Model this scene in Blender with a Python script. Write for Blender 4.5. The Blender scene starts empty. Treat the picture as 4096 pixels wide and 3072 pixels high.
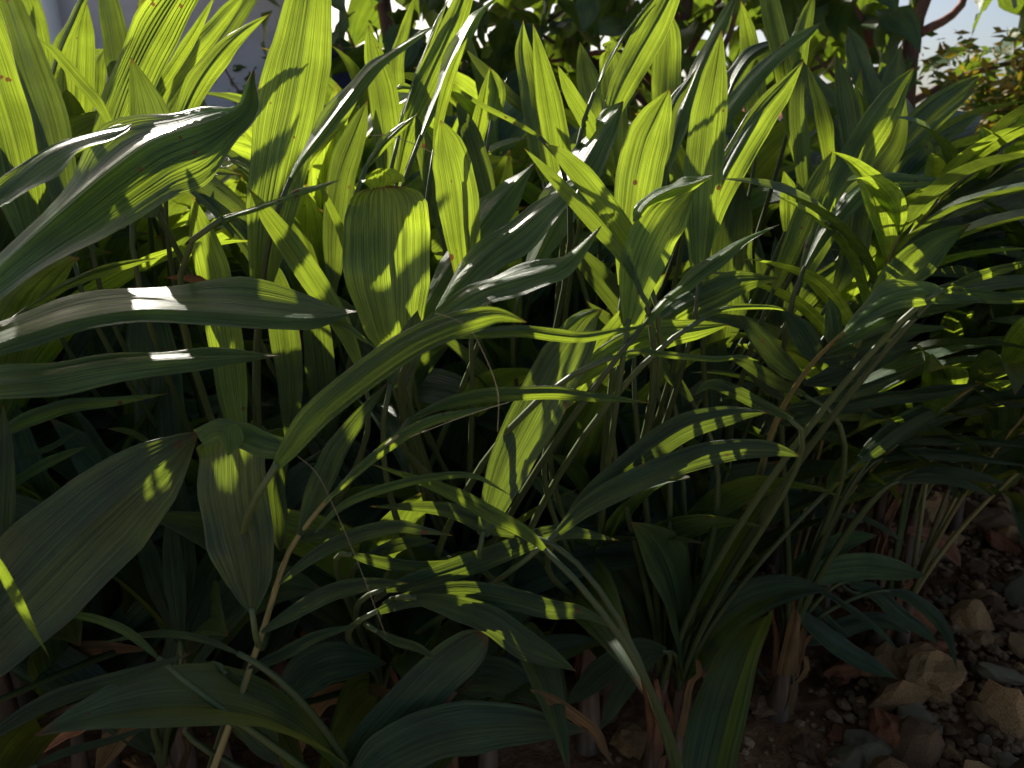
import bpy, math, random
from mathutils import Vector, noise
random.seed(11)
# ------------------------------------------------------------------ camera, world, sun
S = bpy.context.scene
PITCH = math.radians(17.7); CH = 0.75; FPX = 773.5
camd = bpy.data.cameras.new('camera'); cam = bpy.data.objects.new('camera', camd)
S.collection.objects.link(cam); S.camera = cam
cam.location = (0, 0, CH); cam.rotation_euler = (math.pi/2 - PITCH, 0, 0)
camd.sensor_width = 36; camd.lens = 36*FPX/1024; camd.clip_start = .02; camd.clip_end = 500
camd.dof.use_dof = True; camd.dof.focus_distance = .68; camd.dof.aperture_fstop = 11
SUN_EL, SUN_AZ = math.radians(26), math.radians(-33)      # azimuth measured from +Y towards +X
w = bpy.data.worlds.new('World'); S.world = w; w.use_nodes = True
nt = w.node_tree; nt.nodes.clear()
sky = nt.nodes.new('ShaderNodeTexSky'); sky.sky_type = 'NISHITA'; sky.sun_disc = False
sky.sun_elevation = SUN_EL; sky.sun_rotation = SUN_AZ; sky.air_density = .75; sky.dust_density = 3.0; sky.ozone_density = .8
bg = nt.nodes.new('ShaderNodeBackground'); bg.inputs[1].default_value = .075
out = nt.nodes.new('ShaderNodeOutputWorld')
nt.links.new(sky.outputs[0], bg.inputs[0]); nt.links.new(bg.outputs[0], out.inputs[0])
sl = bpy.data.lights.new('sun', 'SUN'); sl.energy = 5; sl.angle = math.radians(.5); sl.color = (1, .93, .82)
so = bpy.data.objects.new('sun', sl); S.collection.objects.link(so)
sdir = Vector((math.sin(SUN_AZ)*math.cos(SUN_EL), math.cos(SUN_AZ)*math.cos(SUN_EL), math.sin(SUN_EL)))
so.rotation_euler = sdir.to_track_quat('Z', 'Y').to_euler()
S.view_settings.view_transform = 'Standard'; S.view_settings.look = 'None'
S.view_settings.exposure = 1.1; S.view_settings.gamma = 1; S.view_settings.use_curve_mapping = False
S.render.engine = 'CYCLES'; S.cycles.max_bounces = 5; S.cycles.transmission_bounces = 3; S.cycles.diffuse_bounces = 2; S.cycles.glossy_bounces = 2
C = S.collection

# ------------------------------------------------------------------ materials
def mat(name):
    m = bpy.data.materials.new(name); m.use_nodes = True; m.node_tree.nodes.clear()
    t = m.node_tree
    def N(k, **kw):
        n = t.nodes.new(k)
        for a, b in kw.items(): setattr(n, a, b)
        return n
    return m, t, N, t.links.new
def ramp(N, stops):
    r = N('ShaderNodeValToRGB'); e = r.color_ramp.elements
    while len(e) < len(stops): e.new(.5)
    for i, (p, c) in enumerate(stops): e[i].position = p; e[i].color = (*c, 1)
    return r
def leaf_mat(name, c1, c2, trans, rough=.38, mixf=.5, brown=0., spec=.5, sheen=None):
    m, t, N, K = mat(name)
    uv = N('ShaderNodeUVMap'); mp = N('ShaderNodeMapping'); K(uv.outputs[0], mp.inputs[0])
    mp.inputs['Scale'].default_value = (26, 1.6, 1)
    oi = N('ShaderNodeObjectInfo'); add = N('ShaderNodeVectorMath', operation='ADD')
    mul = N('ShaderNodeMath', operation='MULTIPLY'); mul.inputs[1].default_value = 57
    K(oi.outputs['Random'], mul.inputs[0]); K(mp.outputs[0], add.inputs[0]); K(mul.outputs[0], add.inputs[1])
    n1 = N('ShaderNodeTexNoise'); n1.inputs['Scale'].default_value = 1; n1.inputs['Detail'].default_value = 2; K(add.outputs[0], n1.inputs[0])
    mp2 = N('ShaderNodeMapping'); K(uv.outputs[0], mp2.inputs[0]); mp2.inputs['Scale'].default_value = (90, 1.2, 1)
    n2 = N('ShaderNodeTexNoise'); n2.inputs['Scale'].default_value = 1; n2.inputs['Detail'].default_value = 1.5; K(mp2.outputs[0], n2.inputs[0])
    tc = N('ShaderNodeTexCoord')
    n3 = N('ShaderNodeTexNoise'); n3.inputs['Scale'].default_value = 22; n3.inputs['Detail'].default_value = 3; K(tc.outputs['Object'], n3.inputs[0])
    st = N('ShaderNodeMath', operation='ADD'); K(n1.outputs[0], st.inputs[0]); K(n2.outputs[0], st.inputs[1])
    st2 = N('ShaderNodeMapRange'); K(st.outputs[0], st2.inputs[0]); st2.inputs[1].default_value = .78; st2.inputs[2].default_value = 1.22
    rc = ramp(N, [(0, c1), (1, c2)]); K(st2.outputs[0], rc.inputs[0])
    # blotchy wear
    bl = ramp(N, [(.35, (.72, .72, .7)), (.65, (1.12, 1.12, 1.05))]); K(n3.outputs[0], bl.inputs[0])
    mx = N('ShaderNodeMix', data_type='RGBA', blend_type='MULTIPLY'); mx.inputs[0].default_value = 1
    K(rc.outputs[0], mx.inputs[6]); K(bl.outputs[0], mx.inputs[7])
    # per-leaf hue / value
    hs = N('ShaderNodeHueSaturation'); K(mx.outputs[2], hs.inputs['Color'])
    hr = N('ShaderNodeMapRange'); K(oi.outputs['Random'], hr.inputs[0]); hr.inputs[3].default_value = .485; hr.inputs[4].default_value = .52
    vr = N('ShaderNodeMapRange'); K(oi.outputs['Random'], vr.inputs[0]); vr.inputs[3].default_value = 1.2; vr.inputs[4].default_value = .8
    K(hr.outputs[0], hs.inputs['Hue']); K(vr.outputs[0], hs.inputs['Value'])
    # dry tip and specks
    sep = N('ShaderNodeSeparateXYZ'); K(uv.outputs[0], sep.inputs[0])
    tipr = N('ShaderNodeMapRange'); K(sep.outputs[1], tipr.inputs[0]); tipr.inputs[1].default_value = .95; tipr.inputs[2].default_value = 1.0
    n4 = N('ShaderNodeTexVoronoi'); n4.inputs['Scale'].default_value = 60; K(tc.outputs['Object'], n4.inputs[0])
    n5 = N('ShaderNodeMath', operation='MULTIPLY_ADD'); K(n4.outputs['Distance'], n5.inputs[0]); n5.inputs[1].default_value = -.9; K(n3.outputs[0], n5.inputs[2])
    sp = N('ShaderNodeMapRange'); K(n5.outputs[0], sp.inputs[0]); sp.inputs[1].default_value = .50; sp.inputs[2].default_value = .54
    ab = N('ShaderNodeMath', operation='SUBTRACT'); K(sep.outputs[0], ab.inputs[0]); ab.inputs[1].default_value = .5
    ab2 = N('ShaderNodeMath', operation='ABSOLUTE'); K(ab.outputs[0], ab2.inputs[0])
    ab3 = N('ShaderNodeMath', operation='MULTIPLY_ADD'); K(n3.outputs[0], ab3.inputs[0]); ab3.inputs[1].default_value = .16; K(ab2.outputs[0], ab3.inputs[2])
    eg = N('ShaderNodeMapRange'); K(ab3.outputs[0], eg.inputs[0]); eg.inputs[1].default_value = .58; eg.inputs[2].default_value = .61
    mx0 = N('ShaderNodeMath', operation='MAXIMUM'); K(tipr.outputs[0], mx0.inputs[0]); K(eg.outputs[0], mx0.inputs[1])
    mxx = N('ShaderNodeMath', operation='MAXIMUM'); K(mx0.outputs[0], mxx.inputs[0]); K(sp.outputs[0], mxx.inputs[1])
    fin = N('ShaderNodeMix', data_type='RGBA'); K(mxx.outputs[0], fin.inputs[0]); K(hs.outputs[0], fin.inputs[6]); fin.inputs[7].default_value = (.16, .08, .03, 1)
    tr = N('ShaderNodeMix', data_type='RGBA', blend_type='MULTIPLY'); tr.inputs[0].default_value = 1
    tv = ramp(N, [(0, (.42, .45, .4)), (.5, (.85, .86, .85)), (1, (1.1, 1.08, 1.0))]); K(st2.outputs[0], tv.inputs[0])
    K(tv.outputs[0], tr.inputs[6]); tr.inputs[7].default_value = (*trans, 1)
    tr2 = N('ShaderNodeMix', data_type='RGBA'); K(mxx.outputs[0], tr2.inputs[0]); K(tr.outputs[2], tr2.inputs[6]); tr2.inputs[7].default_value = (.2, .09, .02, 1)
    tr3 = N('ShaderNodeMix', data_type='RGBA', blend_type='MULTIPLY'); tr3.inputs[0].default_value = .8; K(tr2.outputs[2], tr3.inputs[6]); K(bl.outputs[0], tr3.inputs[7])
    bp = N('ShaderNodeBump'); bp.inputs['Strength'].default_value = .8; bp.inputs['Distance'].default_value = .0014; K(n2.outputs[0], bp.inputs['Height'])
    p = N('ShaderNodeBsdfPrincipled'); K(fin.outputs[2], p.inputs['Base Color']); p.inputs['Roughness'].default_value = rough
    p.inputs['Specular IOR Level'].default_value = spec
    K(bp.outputs[0], p.inputs['Normal'])
    tl = N('ShaderNodeBsdfTranslucent'); K(tr3.outputs[2], tl.inputs[0]); K(bp.outputs[0], tl.inputs['Normal'])
    ms = N('ShaderNodeMixShader'); ms.inputs[0].default_value = mixf; K(p.outputs[0], ms.inputs[1]); K(tl.outputs[0], ms.inputs[2])
    o = N('ShaderNodeOutputMaterial'); K(ms.outputs[0], o.inputs[0])
    return m
def simple_mat(name, stops, scale=20, rough=.8, bump=.4, dist=.004, mapping=(1, 1, 1), coord='Object', spec=.3, detail=6):
    m, t, N, K = mat(name)
    tc = N('ShaderNodeTexCoord'); mp = N('ShaderNodeMapping'); K(tc.outputs[coord], mp.inputs[0]); mp.inputs['Scale'].default_value = mapping
    n = N('ShaderNodeTexNoise'); n.inputs['Scale'].default_value = scale; n.inputs['Detail'].default_value = detail; n.inputs['Roughness'].default_value = .65; K(mp.outputs[0], n.inputs[0])
    r = ramp(N, stops); K(n.outputs[0], r.inputs[0])
    oi = N('ShaderNodeObjectInfo'); vr = N('ShaderNodeMapRange'); K(oi.outputs['Random'], vr.inputs[0]); vr.inputs[3].default_value = .75; vr.inputs[4].default_value = 1.25
    hs = N('ShaderNodeHueSaturation'); K(r.outputs[0], hs.inputs['Color']); K(vr.outputs[0], hs.inputs['Value'])
    b = N('ShaderNodeBump'); b.inputs['Strength'].default_value = bump; b.inputs['Distance'].default_value = dist; K(n.outputs[0], b.inputs['Height'])
    p = N('ShaderNodeBsdfPrincipled'); K(hs.outputs[0], p.inputs['Base Color']); p.inputs['Roughness'].default_value = rough; p.inputs['Specular IOR Level'].default_value = spec
    K(b.outputs[0], p.inputs['Normal'])
    o = N('ShaderNodeOutputMaterial'); K(p.outputs[0], o.inputs[0])
    return m
M = {}
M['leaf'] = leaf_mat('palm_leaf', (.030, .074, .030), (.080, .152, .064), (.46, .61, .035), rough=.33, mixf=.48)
M['leafd'] = leaf_mat('palm_leaf_shaded', (.020, .048, .020), (.056, .100, .044), (.25, .34, .025), rough=.42, mixf=.36)  # darker copy of the leaf: shade is put into its colour
M['dead'] = leaf_mat('dead_leaf', (.14, .065, .03), (.38, .20, .095), (.22, .09, .03), rough=.7, mixf=.15, spec=.2)
M['broad'] = leaf_mat('tree_leaf', (.025, .06, .02), (.05, .10, .03), (.22, .33, .02), rough=.42, mixf=.36)
M['yellow'] = leaf_mat('shrub_leaf', (.12, .10, .02), (.32, .24, .03), (.40, .30, .02), rough=.5, mixf=.4)
M['stalk'] = simple_mat('green_stalk', [(.3, (.035, .055, .018)), (.7, (.08, .10, .035))], 12, .5, .3, .001, (1, 1, .2))
M['rachis'] = simple_mat('yellow_stalk', [(.3, (.13, .12, .04)), (.7, (.26, .22, .09))], 12, .5, .3, .001, (1, 1, .2))
M['stem'] = simple_mat('brown_sheath', [(.25, (.04, .024, .015)), (.5, (.11, .065, .038)), (.75, (.24, .15, .09))], 14, .8, .8, .003, (3, 3, .4))
M['soil'] = simple_mat('soil', [(.3, (.08, .034, .015)), (.55, (.24, .11, .048)), (.8, (.42, .23, .11))], 26, .95, 1, .012, coord='Object', spec=.06)
M['sand'] = simple_mat('sandy_path', [(.3, (.34, .23, .16)), (.7, (.52, .38, .28))], 9, .95, .6, .01)
M['rock'] = simple_mat('brown_rock', [(.3, (.26, .11, .04)), (.5, (.50, .26, .105)), (.75, (.68, .43, .20))], 22, .9, .8, .006, spec=.06)
M['crumb'] = simple_mat('earth_crumbs', [(.35, (.09, .045, .022)), (.5, (.22, .115, .055)), (.65, (.46, .28, .15))], 9, .95, .6, .004, spec=.06)
M['redrock'] = simple_mat('red_rock', [(.3, (.18, .055, .025)), (.55, (.36, .13, .055)), (.8, (.45, .22, .11))], 18, .9, .8, .006, spec=.06)
M['greyrock'] = simple_mat('grey_rock', [(.3, (.14, .07, .035)), (.6, (.30, .16, .08)), (.8, (.46, .28, .15))], 24, .9, .9, .006, spec=.06)
M['paler'] = simple_mat('pale_rock', [(.35, (.24, .15, .07)), (.5, (.52, .38, .20)), (.62, (.68, .55, .34))], 60, .9, 1.0, .008, spec=.06)
M['bark'] = simple_mat('bark', [(.3, (.06, .035, .028)), (.7, (.19, .11, .08))], 20, .85, .8, .01, (1, 1, .3))
M['redbark'] = simple_mat('reddish_bark', [(.3, (.13, .05, .035)), (.7, (.30, .14, .10))], 20, .8, .6, .006, (1, 1, .3))
M['plaster'] = simple_mat('white_plaster', [(.3, (.50, .50, .55)), (.45, (.66, .66, .72)), (.7, (.76, .76, .82))], 2.2, .9, .2, .003)
M['white'] = simple_mat('white_paint', [(.3, (.78, .78, .8)), (.7, (.84, .84, .86))], 5, .6, .1, .001)
M['blue'] = simple_mat('dark_blue_plastic', [(.3, (.012, .014, .035)), (.7, (.03, .035, .07))], 8, .5, .1, .001)
M['roof'] = simple_mat('red_roof', [(.3, (.25, .06, .045)), (.7, (.36, .11, .08))], 14, .8, .4, .01)
M['thread'] = simple_mat('dry_fibre', [(.3, (.3, .24, .12)), (.7, (.42, .35, .2))], 30, .6, .1, .0005)

# ------------------------------------------------------------------ helpers
def obj(name, me, m=None, parent=None, loc=None):
    o = bpy.data.objects.new(name, me); C.objects.link(o)
    if m is not None and not me.materials: me.materials.append(m)
    if parent: o.parent = parent
    if loc is not None: o.location = loc
    return o
def empty(name, loc, label, cat, group=None, rz=0):
    o = bpy.data.objects.new(name, None); C.objects.link(o); o.location = loc; o.rotation_euler.z = rz
    o.empty_display_size = .05
    tag(o, label, cat, group); return o
def tag(o, label=None, cat=None, group=None, kind=None):
    if label: o['label'] = label
    if cat: o['category'] = cat
    if group: o['group'] = group
    if kind: o['kind'] = kind
def mesh(name, v, f, uv=None, smooth=True):
    me = bpy.data.meshes.new(name); me.from_pydata([tuple(x) for x in v], [], f)
    if smooth: me.polygons.foreach_set('use_smooth', [True]*len(me.polygons))
    if uv:
        l = me.uv_layers.new(name='UVMap'); d = []
        for p in me.polygons:
            for vi in p.vertices: d += uv[vi]
        l.data.foreach_set('uv', d)
    me.update(); return me
sp_, cp_ = math.sin(PITCH), math.cos(PITCH)
RT = Vector((1, 0, 0)); UP = Vector((0, sp_, cp_)); FW = Vector((0, cp_, -sp_)); CAM = Vector((0, 0, CH))
def W(x, y, d):                                            # picture point (1024 x 768) and distance -> place
    return CAM + RT*((x-512)/FPX*d) + UP*(-(y-384)/FPX*d) + FW*d
REG = dict(A=(0, 0, 1.62), B=(1000, 0, 1.62), C=(2000, 0, 1.62), D=(2996, 0, 1.62), E=(0, 1000, 1.62), F=(1000, 1000, 1.62),
           G=(2000, 1000, 1.62), H=(2996, 1000, 1.62), I=(0, 2000, 1.5473), J=(1000, 2000, 1.5473), K=(2000, 2000, 1.5473), L=(2996, 2000, 1.5473), Z=(0, 0, .54))
def cr(pts, t):                                            # Catmull-Rom through tuples / Vectors
    n = len(pts)-1; s = min(max(t, 0), 1)*n; i = min(int(s), n-1); u = s-i
    p1, p2 = pts[i], pts[i+1]; p0 = pts[i-1] if i else p1+(p1-p2); p3 = pts[i+2] if i+2 <= n else p2+(p2-p1)
    return .5*((2*p1)+(p2-p0)*u+(2*p0-5*p1+4*p2-p3)*u*u+(3*p1-p0-3*p2+p3)*u**3)
PROF = dict(
    lance=[(0, .16), (.07, .50), (.2, .86), (.4, 1), (.62, .93), (.78, .68), (.9, .34), (.96, .13), (1, .012)],
    wide=[(0, .22), (.08, .5), (.22, .85), (.4, 1), (.62, .96), (.8, .68), (.92, .3), (.97, .12), (1, .012)],
    blunt=[(0, .08), (.05, .34), (.14, .66), (.32, .93), (.6, 1), (.82, .93), (.91, .80), (.97, .55), (1, .2)],
    ear=[(0, .3), (.2, .9), (.4, 1), (.6, .80), (.72, .52), (.85, .30), (.93, .12), (1, .012)],
    strap=[(0, .3), (.12, .75), (.3, 1), (.65, .95), (.85, .6), (.95, .22), (1, .012)],
    spear=[(0, .5), (.2, .8), (.4, 1), (.55, .9), (.75, .6), (.9, .26), (1, .012)],
    full=[(0, .75), (.3, 1), (.7, 1), (1, .8)])
def prof(k, t):
    P = PROF[k]
    for (a, x), (b, y) in zip(P, P[1:]):
        if t <= b:
            u = (t-a)/(b-a); return x+(y-x)*u
    return P[-1][1]
def blade(cs, ws, seed, pleat=.0011, arch=.12, nv=7, wave=.0, origin=Vector(), nf=3):
    """cs: centres; ws: per centre (left edge vector, right edge vector) -> mesh"""
    n = len(cs); v = []; uv = []; f = []; rnd = random.Random(seed); ph = rnd.random()*9
    cols = [-1+i/nv for i in range(nv)]+[i/nv for i in range(nv+1)]
    for i, c in enumerate(cs):
        T = (cs[min(i+1, n-1)]-cs[max(i-1, 0)]).normalized(); t = i/(n-1); wl, wr = ws[i]
        for s in cols:
            e = wl if s < 0 else wr; a = abs(s)
            Nn = T.cross(e); Nn = Nn.normalized() if Nn.length > 1e-9 else Vector((0, 0, 1))
            if s < 0: Nn = -Nn
            le = e.length
            fr = (a*nf + .15*math.sin(3*t+ph)) % 1
            z = pleat*(4*abs(fr-.5)-1)*min(1, le/.012)*min(1, (1-a)*4+.1)
            z += arch*le*math.sin(math.pi*a*.9)
            z += le*.11*a*a*(math.sin(t*9+ph+(0 if s < 0 else 2))*.6+math.sin(t*21+ph*2+(1 if s < 0 else 0))*.3)*(1+wave*4)
            v.append(c+e*a+Nn*z-origin); uv.append((.5+s/2, t))
    k = len(cols)
    for i in range(n-1):
        for j in range(k-1): f.append((i*k+j, i*k+j+1, (i+1)*k+j+1, (i+1)*k+j))
    return mesh('leaf_blade', v, f, uv)
def tube(pts, rads, ns=6, origin=Vector(), flat=1.0):
    v = []; f = []; n = len(pts); ref = Vector((.3, .9, .1))
    for i, p in enumerate(pts):
        T = (pts[min(i+1, n-1)]-pts[max(i-1, 0)]).normalized()
        a = T.cross(ref).normalized(); b = T.cross(a)
        for k in range(ns):
            th = 2*math.pi*k/ns; v.append(p+a*(rads[i]*math.cos(th))+b*(rads[i]*flat*math.sin(th))-origin)
    for i in range(n-1):
        for k in range(ns): f.append((i*ns+k, i*ns+(k+1) % ns, (i+1)*ns+(k+1) % ns, (i+1)*ns+k))
    f.append(tuple(range(ns))[::-1]); f.append(tuple((n-1)*ns+k for k in range(ns)))
    return mesh('tube', v, f)
def bez(a, b, c, d, n):
    return [a*(1-t)**3+b*3*t*(1-t)**2+c*3*t*t*(1-t)+d*t**3 for t in [i/(n-1) for i in range(n)]]

# ------------------------------------------------------------------ hero plants
#   x, y of the root, stem height, label
G1 = 'palm seedlings in the front of the bed'
HP = [(-.62, .50, .30, 'palm seedling at left edge whose broad glossy leaves reach horizontally into the picture'),
      (-.40, .76, .22, 'palm seedling with pale double stalk at bottom left, above brown dead leaves'),
      (-.28, .78, .22, 'palm seedling with brown sheathed stem and a long thin yellowish leaf stalk, lower left'),
      (-.06, .84, .20, 'palm seedling carrying the rounded sunlit yellow-green leaf with folded tip near the middle'),
      (.10, .82, .18, 'palm seedling in bottom middle with broad dark pleated leaves spread low'),
      (.20, 1.05, .20, 'palm seedling with dark brown upright stem in deep shade, right of middle'),
      (.275, .96, .20, 'palm seedling with peeling orange-brown papery sheaths around its swollen stem base'),
      (.44, 1.08, .16, 'palm seedling at right with the long arching rachis and comb of shaded leaflets'),
      (.56, 1.00, .10, 'low palm seedling beside the rocks with two short bright green blades'),
      (-.50, 1.02, .24, 'palm seedling rising at upper left with very wide backlit leaves before the pale wall'),
      (-.25, 1.02, .24, 'palm seedling behind the tall striped leaf left of middle'),
      (.05, 1.00, .24, 'palm seedling behind the middle with steep leaves crossing in sunlight'),
      (.30, 1.25, .26, 'palm seedling with tallest bright yellow blades right of middle'),
      (.62, 1.35, .26, 'palm seedling at right under the tree with greyish leaves leaning right'),
      (.85, 1.55, .22, 'palm seedling at far right edge with leaves sweeping over the path'),
      (-.02, .88, .18, 'slender palm seedling in shade just right of the rounded sunlit leaf'),
      (.13, .87, .18, 'palm seedling in the dark centre with narrow arching leaves'),
      (.36, .86, .12, 'short palm seedling left of the rocks with dull leaves bent right'),
      (.62, 1.17, .20, 'palm seedling behind the comb of leaflets at right'),
      (-.15, .90, .20, 'palm seedling behind the large arching green leaf')]
plants = []
for (x, y, h, lab) in HP:
    r = empty('palm_seedling', (x, y, 0), lab, 'palm seedling', G1)
    plants.append(dict(o=r, p=Vector((x, y, 0)), h=h, base=Vector((x, y, 0))))
def nearest(p):
    return min(range(len(plants)), key=lambda i: (Vector((p.x, p.y))-Vector(plants[i]['p'].xy)).length)
def stem(pl, brown=True, r=.013):
    p = pl['p']; h = pl['h']; o = pl['o']; rnd = random.Random(str(p))
    pts = [Vector((rnd.uniform(-.004, .004), rnd.uniform(-.004, .004), z)) for z in [-.03, .0, .03, h*.5, h*.8, h]]
    s = obj('stem', tube(pts, [r*1.5, r*1.35, r*1.25, r, r*.85, r*.6], 10), M['stem'], o)
    for k in range(4):                                      # papery sheath flaps wrapped round the stem
        a = rnd.uniform(0, 6.28); z0 = rnd.uniform(.0, .08); L = rnd.uniform(.08, .16)
        d = Vector((math.cos(a), math.sin(a), 0)); sd = Vector((-math.sin(a), math.cos(a), 0))
        cs = [d*(r*1.35+.012*(t**2)*rnd.uniform(.6, 2)) + Vector((0, 0, z0+L*t)) for t in [i/7 for i in range(8)]]
        ws = [(-sd*r*1.1*(1-.75*i/7)-d*.006, sd*r*1.1*(1-.75*i/7)-d*.006) for i in range(8)]
        obj('sheath', blade(cs, ws, k, pleat=.0006, nv=3), M['dead'], s)
    return s
def seg_samples(pts, n):
    return [cr(pts, i/(n-1)) for i in range(n)]
count = 0
def hero(reg, pr, d0, d1, wl, wr, tl, tr, pts, m='leaf', plant=None, parent=None, petiole=True, dm=None, lab=None, name='leaf', n=30, arch=.10):
    """one traced leaf: reg = tracing frame; apparent half widths; tilt of each half away from the viewer (deg)"""
    global count; count += 1
    ox, oy, sc = REG[reg]
    P2 = [Vector(((ox+x/sc)/4, (oy+y/sc)/4, 0)) for x, y in pts]
    k = len(P2)-1
    for i, p in enumerate(P2):
        t = i/k
        p.z = d0+(d1-d0)*t + (dm or 0)*4*t*(1-t)
    SS = seg_samples(P2, n)
    cs = [W(p.x, p.y, p.z) for p in SS]; ws = []
    kw = 1.28 if reg in 'CDGHJ' else 1.08
    WL = kw*wl/sc/4; WR = kw*wr/sc/4
    if tl >= 45 and tr <= 12: tl += 12; tr = min(tr, 0)-28
    for i, p in enumerate(SS):
        a, b = SS[max(i-1, 0)], SS[min(i+1, n-1)]
        t2 = Vector((b.x-a.x, b.y-a.y)).normalized()
        Lp = Vector((t2.y, -t2.x))                          # left of travel (picture y points down)
        q = prof(pr, i/(n-1)); ray = (cs[i]-CAM).normalized()
        def edge(wd, sgn, tilt):
            h = wd*q*p.z/FPX
            return (RT*Lp.x - UP*Lp.y)*(sgn*h) + ray*(h*math.tan(math.radians(tilt)))
        ws.append((edge(WL, 1, tl), edge(WR, -1, tr)))
    if plant is None or (lab is None and petiole and parent is None and plant != 0):
        Tb = (cs[2]-cs[0]).normalized(); best = 9e9
        for i, q_ in enumerate(plants):
            rt_ = q_['p']+Vector((0, 0, min(q_['h']*.85, cs[0].z*.55))); dv = cs[0]-rt_; xy = Vector((dv.x, dv.y)).length; c_ = dv.length*(1.7-Tb.dot(dv.normalized()))*(.8 if i == plant else 1)+(.6 if q_['p'].y < cs[0].y+(.14 if reg in 'ABCD' else -.05) else 0)+3*max(0, xy-.16)
            c_ += .02*q_.get('n', 0)
            if c_ < best: best = c_; plant = i
        if best > (.9 if reg in 'ABCD' else 1.15 if reg in 'JK' else .72):
            hb = Vector((-Tb.x, -Tb.y, 0)); hb = hb.normalized()*(.07 if reg in 'ABCD' else .15) if hb.length > .3 else hb*.1
            np_ = Vector((cs[0].x, cs[0].y, 0))+hb+(Vector((-.04, .24, 0)) if reg in 'HLDG' else Vector((0, .28 if reg in 'ABCD' else .12, 0))); hh = min(.16, cs[0].z*.4)
            ro = empty('palm_seedling', np_, 'palm seedling in the front rows almost hidden by the leaves of its neighbours', 'palm seedling', 'hidden front row palm seedlings')
            plants.append(dict(o=ro, p=np_, h=hh, new=True)); plant = len(plants)-1
        plants[plant]['n'] = plants[plant].get('n', 0)+1
    pl = plants[plant]; par = parent or pl['o']
    wide_ = (wl+wr)/sc/4*d0/FPX > .045
    me = blade(cs, ws, count, origin=pl['p'], arch=arch, wave=.3, nf=6 if wide_ else 3, nv=12 if wide_ else 7, pleat=.0015 if wide_ else .0012)
    o = obj(name, me, M[m], par)
    if lab: o['label'] = lab
    if petiole:
        T = (cs[2]-cs[0]).normalized(); b0 = cs[0]; root = pl['p']+Vector((0, 0, min(pl['h']*.85, b0.z*.55))); L = (b0-root).length
        back = T.dot((b0-root)/L); hl = (.10+.22*max(0, back))*L
        q = bez(root, root+(b0-root)*.12+Vector((0, 0, .26*L*max(.15, (b0-root).z/L))), b0-T*min(hl, .10), b0+T*.004, 12)
        obj('petiole', tube(q, [.0045-.0025*i/11 for i in range(12)], 6, pl['p']), M['stalk'], o)
        # midrib
    return o
def rachis(reg, d0, d1, pts, plant, r=.003, m='rachis', name='rachis'):
    ox, oy, sc = REG[reg]; pl = plants[plant]; k = len(pts)-1
    P = [W((ox+x/sc)/4, (oy+y/sc)/4, d0+(d1-d0)*i/k) for i, (x, y) in enumerate(pts)]
    root = pl['p']+Vector((0, 0, pl['h']*.85)); T = (P[1]-P[0]).normalized(); L = (P[0]-root).length
    q = bez(root, root+Vector((0, 0, .3*L)), P[0]-T*.3*L, P[0], 8)[:-1] + [cr(P, i/19) for i in range(20)]
    n = len(q)
    return obj(name, tube(q, [r*(1.5-1.1*i/(n-1)) for i in range(n)], 7, pl['p']), M[m], pl['o'])
for i, pl in enumerate(plants): stem(pl, r=.017 if i == 6 else .0125)

H = hero
# ---- upper left
H('A','ear',.52,.58,140,350,60,-4,[(-330,2050),(60,1650),(480,1270),(720,1070),(960,900),(1200,810),(1400,750),(1540,690),(1600,590),(1645,450)],plant=0,lab='broad leaf with a white sun glare along its ridge')
H('A','lance',.50,.54,34,95,62,-35,[(-260,1560),(-60,1290),(60,1180),(260,1010),(450,915),(650,855),(790,828),(857,800)],plant=0,lab='narrow twisted leaf, grey above and yellow below')
H('A','wide',.80,.86,230,170,10,15,[(300,1900),(200,1300),(120,900),(0,500),(-150,0),(-260,-300)])
H('A','lance',.72,.78,110,105,15,5,[(480,1700),(420,1250),(330,800),(200,400),(60,0),(-60,-250)],m='leafd')
H('A','lance',.95,1.0,130,110,5,12,[(540,1300),(500,900),(500,560),(520,200),(565,10)])
H('A','lance',.85,.9,38,40,60,30,[(300,640),(340,480),(400,300),(480,120),(560,-60),(640,-200)])
H('A','lance',.66,.66,25,48,20,30,[(760,900),(640,690),(540,570),(430,440),(340,330),(252,255)])
H('A','lance',1.0,1.05,75,85,10,10,[(800,760),(770,450),(730,200),(680,-60),(650,-250)],m='leafd')
H('A','lance',1.02,1.05,70,70,10,10,[(830,760),(860,400),(930,150),(1000,-100),(1060,-300)],m='leafd')
H('A','lance',1.05,1.1,60,60,10,10,[(300,760),(290,450),(240,150),(160,-100),(100,-300)])
H('A','lance',1.1,1.15,55,55,10,10,[(200,760),(160,450),(130,150),(150,-150)],m='leafd')
H('A','wide',.74,.80,170,150,12,8,[(600,1450),(690,1050),(780,760),(910,420),(1070,120),(1240,-150),(1330,-300)],lab='very wide sunlit leaf with a pale left rim')
H('A','spear',.66,.66,70,290,8,20,[(850,1400),(880,1050),(880,750),(847,372)],m='leafd')
H('A','lance',.76,.80,75,75,25,5,[(1100,1000),(1180,760),(1290,540),(1420,360),(1560,220),(1745,92)])
H('A','lance',.9,.95,80,75,15,15,[(1000,760),(1080,560),(1250,340),(1440,120),(1620,-80)])
H('A','lance',.95,1.0,60,65,20,10,[(1080,760),(1200,560),(1400,300),(1600,20),(1720,-120)],m='leafd')
H('A','lance',.86,.9,40,45,10,20,[(980,700),(1050,540),(1230,260),(1400,-40)])
H('A','lance',1.0,1.05,45,45,10,10,[(620,700),(640,560),(650,400),(710,280)])
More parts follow.
